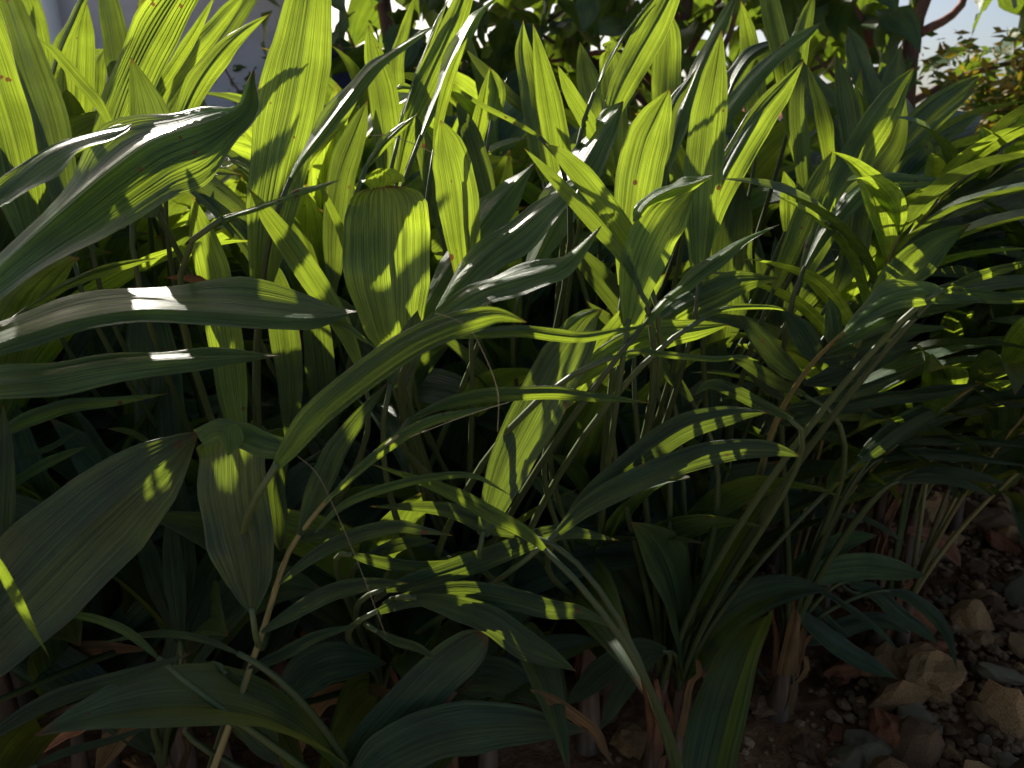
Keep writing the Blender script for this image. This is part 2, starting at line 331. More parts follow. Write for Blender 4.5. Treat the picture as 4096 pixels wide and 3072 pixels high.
# ---- upper middle
H('B','wide',.70,.74,215,185,12,8,[(60,1950),(130,1450),(200,1050),(290,650),(350,280),(400,-100),(420,-260)],plant=2,lab='tall striped yellow-green leaf crossed by stalk shadows')
H('B','lance',.76,.74,45,45,10,10,[(20,1800),(100,1560),(220,1260),(420,970),(600,770),(740,560)])
H('B','lance',.62,.64,48,55,58,5,[(250,1180),(345,1010),(480,830),(630,630),(760,460),(900,350),(1080,235),(1195,172)],lab='long arching leaf with a silver upper face')
H('B','lance',1.1,1.15,45,45,5,5,[(930,900),(960,650),(950,400),(1000,200),(1080,-60)])
H('B','lance',.86,.9,95,95,8,8,[(930,1600),(920,1200),(900,900),(860,600),(800,350),(766,160)])
H('B','wide',.80,.84,80,85,25,5,[(960,1150),(1040,800),(1150,540),(1280,250),(1390,-30),(1450,-200)],lab='sunlit ribbed leaf with a bright white left margin')
H('B','strap',.80,.85,16,16,65,60,[(960,900),(1010,700),(1110,400),(1210,160),(1300,-30)])
H('B','lance',.76,.80,42,45,60,10,[(1100,900),(1180,700),(1300,420),(1420,170),(1500,60),(1630,-40)])
H('B','lance',.72,.72,32,35,10,20,[(1190,1000),(1240,700),(1320,430),(1412,238)])
H('B','wide',.68,.68,125,130,10,10,[(1420,2000),(1370,1500),(1330,1180),(1280,950),(1235,778)],lab='upright leaf whose pointed top half glows yellow')
H('B','lance',.8,.8,60,65,10,10,[(1230,1500),(1180,1200),(1130,950),(1072,742)],m='leafd')
H('B','lance',.75,.75,60,65,10,10,[(1590,1500),(1510,1150),(1420,850),(1332,645)],m='leafd')
H('B','lance',.65,.65,30,32,60,30,[(740,1100),(800,1010),(880,915),(990,815),(1086,735)])
H('B','blunt',.62,.60,245,290,8,8,[(960,2350),(900,2050),(870,1750),(862,1500),(860,1340),(850,1205)],plant=3,lab='rounded sunlit leaf barred with curved shadows',arch=.06,n=40)
H('B','spear',.598,.57,120,150,0,0,[(850,1215),(845,1160),(832,1090)],plant=3,petiole=False,lab='folded leaf tip',n=12)
H('B','lance',.55,.55,20,24,60,10,[(-220,1430),(100,1325),(350,1240),(600,1160)],plant=2)
H('B','lance',.92,.9,90,90,15,15,[(540,1900),(550,1500),(590,1150),(690,850),(760,650)],m='leafd')
H('B','lance',.72,.72,26,26,10,10,[(680,1850),(600,1530),(520,1340),(430,1150)])
H('B','wide',.60,.60,75,75,15,10,[(730,2420),(600,2120),(420,1830),(260,1590),(110,1390),(-5,1225)],plant=2,lab='leaf leaning left in front of the dark gap')
H('B','wide',.72,.72,75,140,52,12,[(1100,2050),(1240,1780),(1380,1560),(1530,1370),(1680,1210),(1845,1055)],lab='grey-green leaf with a white glare patch low on it')
H('C','wide',.65,.65,52,115,50,-8,[(-480,2150),(-280,1830),(-80,1620),(110,1470),(300,1310),(440,1210),(548,1158)])
H('F','wide',.58,.56,62,125,55,-12,[(1050,700),(1130,520),(1260,390),(1450,260),(1650,190),(1880,130),(2060,60),(2280,-160)],plant=3,lab='twisted leaf ending in a bright yellow tongue')
H('B','lance',.88,.9,60,60,20,15,[(1000,1950),(1040,1600),(1120,1350),(1200,1030)],m='leafd')
H('B','lance',.9,.92,55,55,15,15,[(1560,800),(1600,600),(1560,440)])
H('B','lance',.92,.92,50,50,15,15,[(1450,1000),(1500,750),(1555,430)])
H('B','strap',.98,1.0,35,40,20,20,[(1900,800),(1700,640),(1540,480),(1400,320)],m='leafd')
H('B','strap',.7,.7,18,16,20,10,[(1900,900),(1700,780),(1500,680),(1305,545)])
H('B','lance',.9,.9,24,28,60,30,[(920,580),(1000,570),(1100,585),(1190,600)],petiole=False,m='leaf')
# ---- upper middle right
H('C','lance',.95,.98,55,65,40,40,[(290,1200),(240,900),(190,600),(150,350),(150,128)])
H('C','lance',.86,.88,70,70,8,8,[(430,1400),(390,1100),(345,800),(285,480),(213,150)])
H('C','lance',.8,.8,55,38,10,20,[(760,1150),(640,900),(540,720),(450,570),(372,420)])
H('C','lance',1.1,1.12,60,65,10,10,[(640,1000),(600,700),(560,480),(517,270)])
H('C','blunt',.9,.92,65,75,10,10,[(780,1300),(755,950),(735,650),(722,430),(718,325)])
H('C','spear',.915,.92,50,40,0,0,[(718,335),(725,300),(742,268)],petiole=False,n=10)
H('C','wide',.80,.84,85,80,20,5,[(660,900),(780,590),(880,390),(1000,180),(1110,-40),(1190,-220)],lab='leaning sunlit leaf with a pale pink left rim')
H('C','strap',.8,.84,12,10,65,40,[(600,620),(720,380),(830,190),(1000,-20)])
H('C','wide',1.0,1.02,80,75,8,8,[(1080,1000),(1075,700),(1085,450),(1095,230),(1080,30)])
H('C','lance',.84,.88,40,65,55,-5,[(1060,1150),(1130,850),(1215,600),(1320,350),(1440,130),(1540,-60)])
H('C','lance',.72,.72,40,42,50,20,[(1020,1450),(1040,1150),(1065,930),(1110,710),(1195,560),(1272,448)],m='leafd')
H('C','wide',.66,.66,125,115,8,12,[(800,1850),(860,1450),(905,1150),(960,920),(1030,740),(1100,575)],lab='upright leaf, yellow above and shaded below')
H('C','wide',.78,.78,95,110,48,12,[(150,1850),(300,1500),(440,1220),(570,990),(690,800),(800,655)],lab='blue-green leaf with rounded glinting top')
H('C','lance',.62,.62,60,65,12,8,[(960,1800),(860,1600),(740,1410),(610,1240),(490,1100),(390,1000),(293,928)],lab='leaf leaning left with yellow stripe')
H('C','lance',.6,.6,35,40,10,15,[(900,1850),(790,1660),(620,1465),(440,1260),(290,1095),(158,963)])
H('C','wide',.60,.60,110,140,8,8,[(830,2100),(880,1800),(960,1570),(1050,1400),(1150,1290),(1270,1210)],lab='backlit ribbed leaf under a silver fold')
H('C','lance',.585,.57,48,36,62,55,[(870,1440),(960,1315),(1100,1235),(1250,1195),(1388,1132)],petiole=False,lab='silver folded leaf edge')
H('C','wide',.70,.74,110,85,8,8,[(1290,1850),(1310,1500),(1330,1150),(1365,780),(1405,480),(1437,195)],lab='tallest slender yellow blade')
H('C','wide',.72,.76,65,95,35,5,[(1250,1850),(1310,1520),(1400,1250),(1530,990),(1690,740),(1840,560),(1968,393)],lab='broad sunlit blade leaning right')
H('C','lance',.74,.74,65,65,10,10,[(1300,1850),(1295,1600),(1280,1400),(1250,1200)])
H('C','wide',.92,.92,140,120,8,8,[(1460,2250),(1480,1850),(1510,1500),(1560,1150)],m='leafd')
H('G','lance',.60,.62,28,48,60,-15,[(900,520),(1050,340),(1180,230),(1300,130),(1450,20),(1600,-80),(1810,-165)],lab='thin leaf with a bright silver upper edge')
H('C','lance',1.0,1.02,60,65,8,8,[(1660,900),(1645,600),(1620,300),(1560,0)])
H('C','lance',.9,.92,55,55,55,30,[(1380,950),(1450,710),(1530,500),(1640,350),(1790,290),(1830,420)],m='leafd')
H('C','lance',.82,.86,48,48,50,0,[(1350,1000),(1470,740),(1600,560),(1780,370),(1950,250),(2092,138)])
H('D','strap',.85,.9,60,65,10,10,[(330,1100),(280,700),(210,330),(130,0),(90,-200)])
H('D','lance',.9,.92,45,50,25,10,[(310,560),(330,320),(360,150),(430,-60)])
H('D','lance',.84,.84,50,50,10,10,[(380,1400),(350,1050),(320,750),(330,450),(350,380)],m='leafd')
H('D','lance',1.0,1.0,42,42,10,10,[(540,1200),(505,900),(460,680),(370,400)])
H('D','lance',1.1,1.1,60,60,10,10,[(700,1200),(670,900),(620,600),(568,345)],m='leafd')
H('D','lance',1.25,1.3,75,70,15,15,[(900,1100),(850,800),(760,500),(690,300),(640,170)],m='leafd')
H('D','lance',1.2,1.2,70,75,15,15,[(850,1100),(890,800),(930,550),(985,290)],m='leafd')
H('D','wide',.80,.82,70,115,35,10,[(330,1850),(430,1550),(560,1250),(700,970),(850,720),(950,570),(1078,432)],lab='long grey-green blade leaning right')
H('D','lance',.97,1.0,80,80,25,10,[(780,1350),(900,1090),(1060,860),(1230,690),(1380,580),(1495,488)])
H('D','lance',.9,.94,22,26,60,20,[(760,1300),(870,1110),(1080,920),(1300,730),(1478,572)])
H('D','lance',.95,.98,40,38,30,10,[(860,1350),(1000,1150),(1170,970),(1350,830),(1532,713)])
H('D','lance',.95,.98,25,28,50,10,[(980,1250),(1170,1090),(1350,1040),(1500,1018),(1610,1018)])
H('D','lance',.92,.96,35,42,50,5,[(900,1300),(1100,1150),(1300,1090),(1480,1065),(1665,1040)])
H('D','spear',.96,.96,110,90,8,8,[(960,1300),(1030,1120),(1130,1000),(1165,900)],lab='yellow patch of leaf in the sun')
H('D','lance',.70,.70,42,62,45,0,[(350,1750),(480,1510),(600,1360),(720,1230),(860,1165),(1050,1165),(1230,1165),(1405,1160)],lab='leaf folded over and pointing right')
H('D','lance',.85,.85,90,80,10,10,[(560,1900),(680,1640),(720,1400),(800,1150),(960,900),(1010,560)],m='leafd')
H('D','lance',.75,.75,60,60,15,15,[(150,1900),(280,1600),(380,1350),(460,1150),(540,980)])
H('D','spear',.85,.85,60,60,8,8,[(260,1500),(270,1300),(225,1105)])
H('H','wide',.62,.66,62,140,15,8,[(760,480),(840,310),(930,170),(1060,40),(1220,-80),(1435,-168)],plant=13,lab='green backlit blade near right edge')
# ---- far right fan
gl = H('H','wide',.56,.62,62,75,55,5,[(620,530),(750,405),(900,305),(1100,265),(1300,290),(1545,335)],plant=6,petiole=False,lab='leaf with a broad white glare at the right')
H('H','strap',.60,.70,32,42,45,5,[(1240,260),(1400,275),(1600,300),(1820,300),(1950,330)],plant=14)
H('H','strap',.62,.75,26,30,40,5,[(1250,270),(1450,180),(1650,120),(1850,70)],plant=14)
fr = rachis('H',.80,.58,[(60,1500),(100,1350),(150,1180),(240,980),(340,830),(440,700),(540,600),(640,510)],6,r=.003); fr['label'] = 'long arching rachis with leaflets both sides'; gl.parent = fr
for (dd, wl, wr, tl, tr, pp) in [
    (.60,45,50,55,0,[(560,610),(720,520),(900,430),(1130,385),(1500,335)]),
    (.63,50,55,50,5,[(500,680),(700,590),(950,510),(1310,500)]),
    (.65,50,55,50,5,[(450,710),(650,670),(900,590),(1150,510)]),
    (.68,55,55,45,5,[(350,870),(600,800),(850,700),(1120,590)]),
    (.72,30,35,40,5,[(240,1020),(450,985),(750,900),(900,840),(1110,750)]),
    (.72,42,42,50,5,[(235,1030),(600,1000),(950,950),(1250,920),(1525,858)]),
    (.76,45,45,35,5,[(200,1130),(450,1065),(700,1060),(960,1120)]),
    (.66,65,65,10,10,[(440,710),(390,610),(310,490),(225,390)]),
    (.62,48,50,10,10,[(530,615),(550,480),(520,305)]),
    (.68,60,60,10,10,[(345,845),(200,720),(60,560),(-60,420)]),
    (.72,30,30,10,10,[(235,975),(100,870),(-50,740)])]:
    H('H','lance',dd,dd+.03,wl,wr,tl,tr,pp,m='leafd' if dd > .64 else 'leaf',plant=6,parent=fr,petiole=False,name='leaflet',n=20)
for (pr,dd,wl,wr,tl,tr,pp) in [
    ('wide',.85,85,95,40,5,[(800,1330),(960,1150),(1200,1020),(1450,960),(1700,950),(1950,1010)]),
    ('lance',.82,55,60,35,5,[(700,1380),(830,1260),(1000,1130),(1250,1000),(1515,865)]),
    ('lance',.9,30,34,45,5,[(880,1250),(1050,1220),(1300,1225),(1600,1245),(1850,1285)]),
    ('lance',.9,28,34,45,5,[(850,1350),(1050,1320),(1400,1335),(1800,1400)]),
    ('lance',.88,25,40,40,5,[(1050,1430),(1250,1430),(1450,1450),(1665,1522)]),
    ('lance',.85,28,30,40,5,[(950,1500),(1150,1480),(1350,1500),(1592,1602)]),
    ('lance',.95,30,34,40,5,[(900,720),(1100,650),(1400,630),(1820,700)]),
    ('wide',1.0,90,90,30,10,[(1250,950),(1450,780),(1650,620),(1900,480)]),
    ('wide',1.05,80,90,30,10,[(1300,1000),(1500,850),(1750,740),(1950,700)]),
    ('lance',1.05,75,75,20,10,[(1250,320),(1400,150),(1600,-60),(1850,-220)]),
    ('lance',1.1,65,75,20,10,[(1100,200),(1300,60),(1500,-120),(1800,-300)]),
    ('lance',.92,45,50,40,10,[(500,1180),(700,1120),(850,1060),(1000,1130)]),
    ('lance',.9,60,60,20,10,[(260,450),(380,300),(520,160),(730,10)]),
    ('lance',.9,30,30,15,10,[(560,480),(680,350),(780,280),(900,190)]),
    ('lance',.95,35,35,5,5,[(250,900),(260,600),(265,330),(268,170)]),
    ('lance',1.0,35,35,5,5,[(150,700),(120,400),(80,100),(40,-150)]),
    ('lance',1.0,38,38,5,5,[(200,700),(190,400),(180,100),(170,-100)])]:
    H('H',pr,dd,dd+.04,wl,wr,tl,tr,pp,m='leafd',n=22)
# ---- left middle
H('E','wide',.50,.56,195,95,48,-8,[(-420,820),(-150,660),(150,540),(500,435),(900,375),(1300,385),(1700,420),(1980,435),(2140,430),(2312,398)],plant=0,lab='long horizontal leaf pointing right across the left third')
H('F','spear',.555,.56,26,24,40,10,[(430,435),(540,470),(640,510),(730,575),(842,648)],plant=0,petiole=False,lab='split tip of the horizontal leaf')
H('E','wide',.47,.54,90,115,50,0,[(-450,960),(-200,885),(0,855),(300,820),(600,762),(900,722),(1200,702),(1500,690),(1810,685)],plant=0,lab='lower horizontal leaf with a white glare at its base')
H('E','lance',.62,.64,30,65,40,5,[(-100,1260),(80,1130),(260,1050),(450,990),(750,968),(1096,930)],plant=0)
H('E','lance',.56,.58,26,40,40,-5,[(150,400),(350,265),(500,190),(700,120),(860,80),(1028,50)],plant=0)
H('Z','wide',.56,.54,95,115,25,5,[(-180,1560),(-60,1390),(70,1250),(200,1120),(330,1010),(428,932)],m='leafd',plant=1,lab='huge dark pleated leaf rising from the lower left')
H('Z','blunt',.54,.52,75,70,5,8,[(545,1325),(530,1200),(505,1080),(500,985),(500,945)],plant=2,m='leafd',lab='curled leaf bent over at the top')
H('Z','full',.52,.50,22,30,40,-30,[(428,945),(470,925),(520,935),(570,955),(628,968)],plant=2,petiole=False,lab='rolled top of the curled leaf')
H('Z','spear',.505,.5,24,24,0,0,[(500,915),(500,950),(492,985)],plant=2,petiole=False,n=10,lab='small pointed tip hanging from the roll')
H('F','wide',.47,.44,80,110,30,5,[(150,1420),(240,1290),(420,1060),(700,820),(1000,610),(1250,490),(1450,440),(1620,418),(1795,468)],plant=2,lab='large arching green leaf crossing the middle')
H('E','wide',.72,.70,100,120,8,8,[(1560,1300),(1500,950),(1440,550),(1370,150),(1300,-120),(1245,-350)],lab='tall dull leaf with pointed tip')
H('E','wide',.84,.84,160,170,8,8,[(1050,1750),(1040,1300),(1010,900),(960,500),(900,100)],m='leafd')
H('E','wide',.95,.95,120,140,8,8,[(300,1500),(400,1000),(600,600),(900,200)],m='leafd')
H('E','strap',.78,.78,28,32,10,10,[(720,1420),(640,1260),(560,1140),(465,1015)],m='leafd')
H('E','lance',.70,.70,25,40,20,5,[(-40,1640),(60,1520),(250,1400),(420,1320),(575,1270)],plant=0)
H('E','lance',.75,.75,18,20,20,5,[(60,1360),(250,1310),(400,1240),(520,1160)],plant=0,m='leafd')
H('E','strap',.6,.6,60,60,5,5,[(30,2400),(20,1900),(40,1400),(20,1000)],plant=0,m='leafd')
H('F','wide',.80,.78,90,90,8,8,[(250,1250),(260,900),(220,500),(160,200),(60,0)],m='leafd')
H('F','wide',.95,.93,90,90,8,8,[(480,1250),(470,900),(430,500),(420,200)],m='leafd')
H('F','lance',.58,.57,45,130,25,5,[(900,900),(960,700),(1020,540),(1085,390)],plant=3,m='leafd')
# ---- middle
H('G','lance',.50,.52,30,36,42,0,[(-480,600),(-280,545),(-50,530),(150,520),(350,548),(550,562),(780,520),(988,486)],plant=3,lab='wavy blue-green leaf pointing right')
H('G','lance',.52,.54,36,38,38,0,[(-620,1120),(-400,1010),(-150,950),(100,930),(350,922),(550,945),(750,965),(968,992)],plant=4,lab='flat narrow leaf pointing right in the middle')
H('G','wide',.60,.60,110,150,8,8,[(-120,1850),(-20,1560),(80,1300),(210,1040),(340,790),(470,580),(560,450),(662,384)],plant=4,m='leafd',lab='broad ribbed leaf with a silver curled tip')
H('G','strap',.59,.59,22,14,60,40,[(400,540),(470,470),(550,415),(640,388)],plant=4,petiole=False)
H('G','lance',.66,.66,72,75,10,10,[(380,1050),(500,860),(640,680),(800,480),(950,290),(1077,150)],plant=4,lab='leaf with a small lit yellow tip')
H('G','wide',.64,.64,75,75,30,5,[(480,880),(640,730),(850,600),(1050,550),(1280,515),(1492,482)],plant=4,lab='broad green leaf with toothed lower edge')
H('G','wide',.70,.72,72,90,40,5,[(850,620),(1000,490),(1200,355),(1400,260),(1580,200),(1810,185)],lab='blue-green leaf with a square white glint')
H('G','strap',.60,.62,14,14,55,20,[(1300,450),(1440,385),(1600,368),(1782,372),(1870,400)])
H('G','lance',.55,.55,15,18,40,0,[(700,700),(880,655),(1100,680),(1400,705),(1560,688),(1684,722)],plant=4)
H('G','wide',.62,.60,60,85,30,5,[(400,1800),(560,1600),(800,1400),(1000,1250),(1200,1130),(1400,1075),(1560,1052),(1742,1052)],m='leafd',plant=4,lab='long dull leaf pointing right above the weeds')
H('G','wide',.60,.60,60,75,30,5,[(350,1850),(560,1660),(850,1500),(1150,1370),(1450,1290),(1750,1285),(1960,1340)],m='leafd',plant=4)
H('G','lance',.75,.75,40,40,10,10,[(1260,1000),(1100,800),(950,640),(700,450),(560,330)],m='leafd')
H('G','strap',.78,.78,35,35,10,10,[(900,600),(760,380),(600,180),(420,-40)],m='leafd')
H('G','strap',.8,.8,35,35,10,10,[(960,520),(850,350),(650,120),(500,-20)],m='leafd')
H('G','lance',.70,.7,55,60,10,10,[(870,600),(890,350),(980,150),(1100,-20)])
H('G','lance',.95,.95,60,60,10,10,[(1150,1300),(1100,1000),(1060,750),(1000,600)],m='leafd')
H('G','strap',.9,.9,30,30,5,5,[(1500,1300),(1470,900),(1430,600),(1400,380)],m='leafd')
H('G','strap',.9,.9,35,35,5,5,[(1420,1300),(1380,900),(1360,600),(1300,300)],m='leafd')
H('G','lance',.66,.66,25,45,20,5,[(1900,1100),(1700,1020),(1500,920),(1360,880),(1255,945)],m='leafd')
H('G','lance',.7,.7,30,40,20,5,[(2000,950),(1782,860),(1600,740),(1480,700)],m='leafd')
# ---- lower left frond
fr = rachis('Z',.62,.50,[(440,1720),(465,1650),(520,1500),(575,1340),(620,1200),(690,1100),(780,1010),(860,940)],2,r=.0027); fr['label'] = 'long thin yellowish rachis crossing the lower left'
for (reg, dd, wl, wr, tl, tr, pp) in [
    ('J',.53,32,42,30,5,[(180,520),(400,335),(650,215),(900,160),(1050,180),(1260,220)]),
    ('J',.55,38,50,30,5,[(70,820),(300,670),(500,565),(750,515),(970,515)]),
    ('J',.57,30,34,30,5,[(-10,1040),(200,955),(420,840),(690,765)]),
    ('F',.50,28,40,40,0,[(480,1640),(700,1420),(900,1260),(1150,1110),(1400,1050),(1620,1000)]),
    ('F',.52,22,34,40,0,[(420,1830),(600,1650),(900,1530),(1200,1465),(1450,1460),(1690,1590)]),
    ('F',.54,90,60,5,5,[(320,1850),(480,1500),(600,1250),(900,850)]),
    ('F',.56,75,60,5,5,[(200,1950),(180,1700),(170,1500),(260,1290)]),
    ('J',.6,30,34,30,5,[(300,240),(420,215),(560,195)])]:
    H(reg,'lance',dd,dd+.01,wl,wr,tl,tr,pp,m='leaf' if dd < .53 else 'leafd',plant=2,parent=fr,petiole=False,name='leaflet',n=22)
for (pr,reg,dd,wl,wr,tl,tr,pp,mm,pi) in [
    ('lance','J',.52,38,38,20,5,[(1850,330),(1700,200),(1500,90),(1300,-20),(1050,-120),(745,-225)],'leaf',4),
    ('lance','J',.60,40,45,30,5,[(1750,220),(1500,170),(1200,60),(740,40)],'leafd',4),
    ('lance','J',.58,42,70,20,5,[(760,700),(1000,600),(1300,550),(1600,590),(1860,660),(2060,690),(2300,815)],'leafd',4),
    ('wide','J',.57,65,85,10,5,[(1000,600),(1250,650),(1500,740),(1700,880),(1850,960),(2020,1060)],'leafd',4),
    ('lance','J',.60,55,55,20,5,[(800,560),(1100,480),(1500,350),(1900,200),(2290,250)],'leafd',4),
    ('lance','J',.60,30,36,20,5,[(600,330),(850,390),(1100,410),(1400,360)],'leafd',2),
    ('lance','J',.66,32,32,20,5,[(700,360),(850,300),(1000,260),(1150,250)],'leafd',2),
    ('blunt','J',.62,110,120,12,8,[(500,1850),(700,1560),(950,1290),(1200,1040),(1460,830)],'leafd',4),
    ('wide','J',.60,150,130,25,5,[(600,1800),(850,1600),(1200,1450),(1600,1400),(2100,1430)],'leafd',4),
    ('wide','J',.68,110,110,25,5,[(1250,1150),(1400,1100),(1600,1120),(1900,1270)],'leafd',4),
    ('wide','J',.66,110,110,15,5,[(200,1260),(350,1080),(550,1000),(850,1010)],'leafd',3),
    ('lance','J',.60,25,25,15,5,[(760,800),(900,870),(1050,920),(1160,1000)],'leafd',3),
    ('wide','J',.58,90,95,10,5,[(-160,1050),(-60,1260),(60,1420),(180,1640)],'leafd',2),
    ('wide','K',.80,75,85,15,5,[(1030,935),(850,930),(650,1060),(520,1180),(400,1270)],'leafd',5),
    ('wide','K',.80,60,65,10,5,[(1030,935),(900,990),(780,1150),(700,1280),(620,1425)],'leafd',5),
    ('wide','K',.85,70,75,10,5,[(500,220),(600,270),(720,340),(800,430)],'leafd',5),
    ('lance','I',.42,30,36,30,5,[(-160,150),(-60,320),(20,450),(110,610),(190,770),(306,973)],'leaf',0),
    ('lance','I',.55,26,32,25,5,[(1000,1000),(830,850),(650,760),(450,710),(180,670)],'leaf',1),
    ('wide','I',.52,45,60,20,5,[(-150,1540),(100,1350),(350,1220),(600,1140),(850,1060),(1190,945)],'leafd',1),
    ('lance','I',.55,22,26,20,5,[(1500,960),(1300,880),(1100,835),(900,835),(590,893)],'leafd',1),
    ('wide','I',.68,60,60,8,8,[(1120,900),(1090,600),(1060,300),(1050,0)],'leafd',1),
    ('wide','I',.72,60,60,8,8,[(1130,900),(1000,600),(900,300),(780,100)],'leafd',1),
    ('lance','I',.74,50,50,8,8,[(1140,700),(1160,400),(1140,100),(1120,-200)],'leafd',1),
    ('lance','I',.6,24,30,20,5,[(1130,1400),(1300,1280),(1500,1100),(1700,980)],'leafd',1),
    ('lance','I',.65,28,34,20,5,[(1100,1150),(1300,900),(1450,740),(1600,600)],'leafd',1),
    ('lance','I',.62,22,28,20,5,[(200,1659),(400,1560),(700,1480),(1010,1370)],'leafd',1),
    ('wide','I',.72,90,95,8,8,[(1250,1000),(1480,1300),(1560,1450),(1700,1640)],'leafd',1),
    ('wide','L',1.0,62,70,12,5,[(200,530),(330,400),(500,300),(640,240),(795,218)],'leaf',8),
    ('wide','L',.98,80,85,12,5,[(250,520),(480,440),(700,410),(900,430),(1098,472)],'leaf',8),
    ('lance','L',1.0,45,50,30,5,[(600,500),(780,570),(950,720),(1070,800),(1180,905)],'leafd',8),
    ('lance','L',1.0,38,42,30,5,[(850,560),(1000,600),(1150,720),(1240,850),(1290,1055)],'leafd',8),
    ('lance','L',1.0,18,20,30,5,[(330,500),(500,590),(700,720),(840,840),(945,962)],'leafd',8),
    ('lance','L',1.02,18,20,30,5,[(200,540),(380,640),(520,760),(640,850)],'leafd',8),
    ('wide','L',1.06,50,70,30,5,[(200,880),(450,830),(650,760),(830,740),(1000,830)],'leafd',8),
    ('wide','L',1.0,60,60,30,5,[(250,650),(450,820),(600,930),(750,1020),(925,1112)],'leafd',8),
    ('lance','L',1.05,50,45,5,5,[(560,500),(500,300),(450,100),(380,-200)],'leafd',7),
    ('lance','L',1.1,45,45,5,5,[(230,550),(240,300),(260,50),(300,-300)],'leafd',7),
    ('lance','L',1.0,15,18,20,5,[(500,80),(700,110),(860,190),(980,290)],'leafd',8)]:
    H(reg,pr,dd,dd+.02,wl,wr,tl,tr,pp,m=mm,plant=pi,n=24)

for pl in plants:
    if pl.get('new'): stem(pl, r=.010)
# ------------------------------------------------------------------ generic seedlings behind and between
def gen_leaf(rnd, root, az, lean, L, wd, droop, m, par, roll=0., nu=18, bif=False, pet=None):
    """leaf rising from root; az direction, lean from vertical (rad)"""
    pl = rnd.uniform(.18, .34) if pet is None else pet
    d = Vector((math.cos(az), math.sin(az), 0)); pos = root.copy(); th = lean*.35; P = [pos.copy()]
    for i in range(6):
        pos = pos+(d*math.sin(th)+Vector((0, 0, 1))*math.cos(th))*(pl/6); P.append(pos.copy()); th += lean*.65/6
    pet_me = tube(P, [.0042-.002*i/6 for i in range(7)], 5)
    halves = [-.22, .22] if bif else [0]
    first = None
    for hv in halves:
        dd = Vector((math.cos(az+hv), math.sin(az+hv), 0)); p = pos.copy(); t2 = th; cs = []; ws = []
        tw = rnd.uniform(-1.2, 1.2)+roll; dt = rnd.uniform(-.9, .9)
        sideh = Vector((-math.sin(az+hv), math.cos(az+hv), 0)).lerp(Vector((hv*3, 0, 0)), 0)
        for i in range(nu):
            t = i/(nu-1); T = dd*math.sin(t2)+Vector((0, 0, 1))*math.cos(t2)
            N_ = sideh.cross(T)
            a = tw+dt*t
            sv = sideh*math.cos(a)+N_*math.sin(a); nv_ = T.cross(sv)
            h = wd/2*prof('lance', t); k = rnd.uniform(-.05, .05)
            cs.append(p.copy()); ws.append((-sv*h+nv_*h*.35, sv*h+nv_*h*.35))
            p = p+T*(L/(nu-1)); t2 += droop/(nu-1)*(1+1.5*t)
        o = obj('leaf', blade(cs, ws, rnd.random()*99, nv=4), M[m], par)
        if first is None:
            first = o; obj('petiole', pet_me, M['stalk'], o)
    return first
ZERO = Vector()
rnd = random.Random(31)
for pl in [q_ for q_ in plants if q_['p'].x < .24]:         # low leaves fanning out of each hero crown
    for j in range(4 if pl['p'].y > .7 else 2):
        gen_leaf(rnd, Vector((0, 0, pl['h']*.8)), rnd.uniform(0, 6.28), rnd.uniform(.25, .80)*(1 if pl['p'].x < .12 else .6), rnd.uniform(.26, .40)*(1 if pl['p'].x < .12 else .8), rnd.uniform(.045, .075), rnd.uniform(.3, 1.1), 'leafd', pl['o'], pet=rnd.uniform(.02, .09), nu=14)
protos = []
for k in range(11):
    front = k > 6
    rnd = random.Random(100+k)
    r = bpy.data.objects.new('palm_seedling', None); C.objects.link(r); r.location = (0, 0, 0)
    h = rnd.uniform(.10, .20)
    pts = [Vector((0, 0, z)) for z in [-.03, 0, .04, h*.6, h]]
    obj('stem', tube(pts, [.015, .014, .012, .010, .007], 7), M['stem'], r)
    n = rnd.choice([9, 10, 11]) if not front else 9
    for j in range(n):
        az = j*2.4+rnd.uniform(-.4, .4); low = j > n*.5
        lean = rnd.uniform(.5, 1.0) if low else rnd.uniform(.08, .5)*(1 if j > 1 else .3)
        if front: lean *= .62
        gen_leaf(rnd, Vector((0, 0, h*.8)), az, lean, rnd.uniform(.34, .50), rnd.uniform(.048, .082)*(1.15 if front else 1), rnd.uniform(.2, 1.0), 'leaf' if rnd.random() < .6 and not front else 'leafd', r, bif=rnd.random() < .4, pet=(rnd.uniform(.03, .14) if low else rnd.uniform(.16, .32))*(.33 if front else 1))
    protos.append(r)
def copy_tree(o, parent=None):
    c = o.copy(); C.objects.link(c); c.parent = parent
    for ch in o.children: copy_tree(ch, c)
    return c
spots = []
rnd = random.Random(5)
y = .93
while y < 3.3:
    x = -.95*y-.75
    xr = .42+(y-.93)*.62; sx = .165+.075*(y-.93)
    while x < xr:
        spots.append((x+rnd.uniform(-.05, .05), y+rnd.uniform(-.05, .05))); x += sx
    y += .145+.07*(y-.93)
nfront = 0
for j_ in range(3):
    for i_ in range(10):
        spots.append((-.66+i_*.135+(j_ % 2)*.07+rnd.uniform(-.03, .03), .80+j_*.10+rnd.uniform(-.03, .03), 1))
for k_ in range(22): spots.append((rnd.uniform(-1.7, -.85), rnd.uniform(.7, 1.3), 1))  # low seedlings added out of view on the left, blocking sun
for j_ in range(5):
    for i_ in range(12): spots.append((-1.65+i_*.17+(j_ % 2)*.08+rnd.uniform(-.04, .04), 1.12+j_*.15+rnd.uniform(-.04, .04), 1))
for k_ in range(16):
    yy = rnd.uniform(.80, 1.1); spots.append((-.70*yy-rnd.uniform(.05, .5), yy, 0, 0))  # tall seedlings added just outside the left edge to block low sun
for k_ in range(46):
    spots.append((rnd.uniform(-1.35, .40), rnd.uniform(1.06, 1.75), 0, 0))
for k_ in range(8): spots.append((-.50+k_*.06+rnd.uniform(-.02, .02), rnd.uniform(.70, .80), 1))
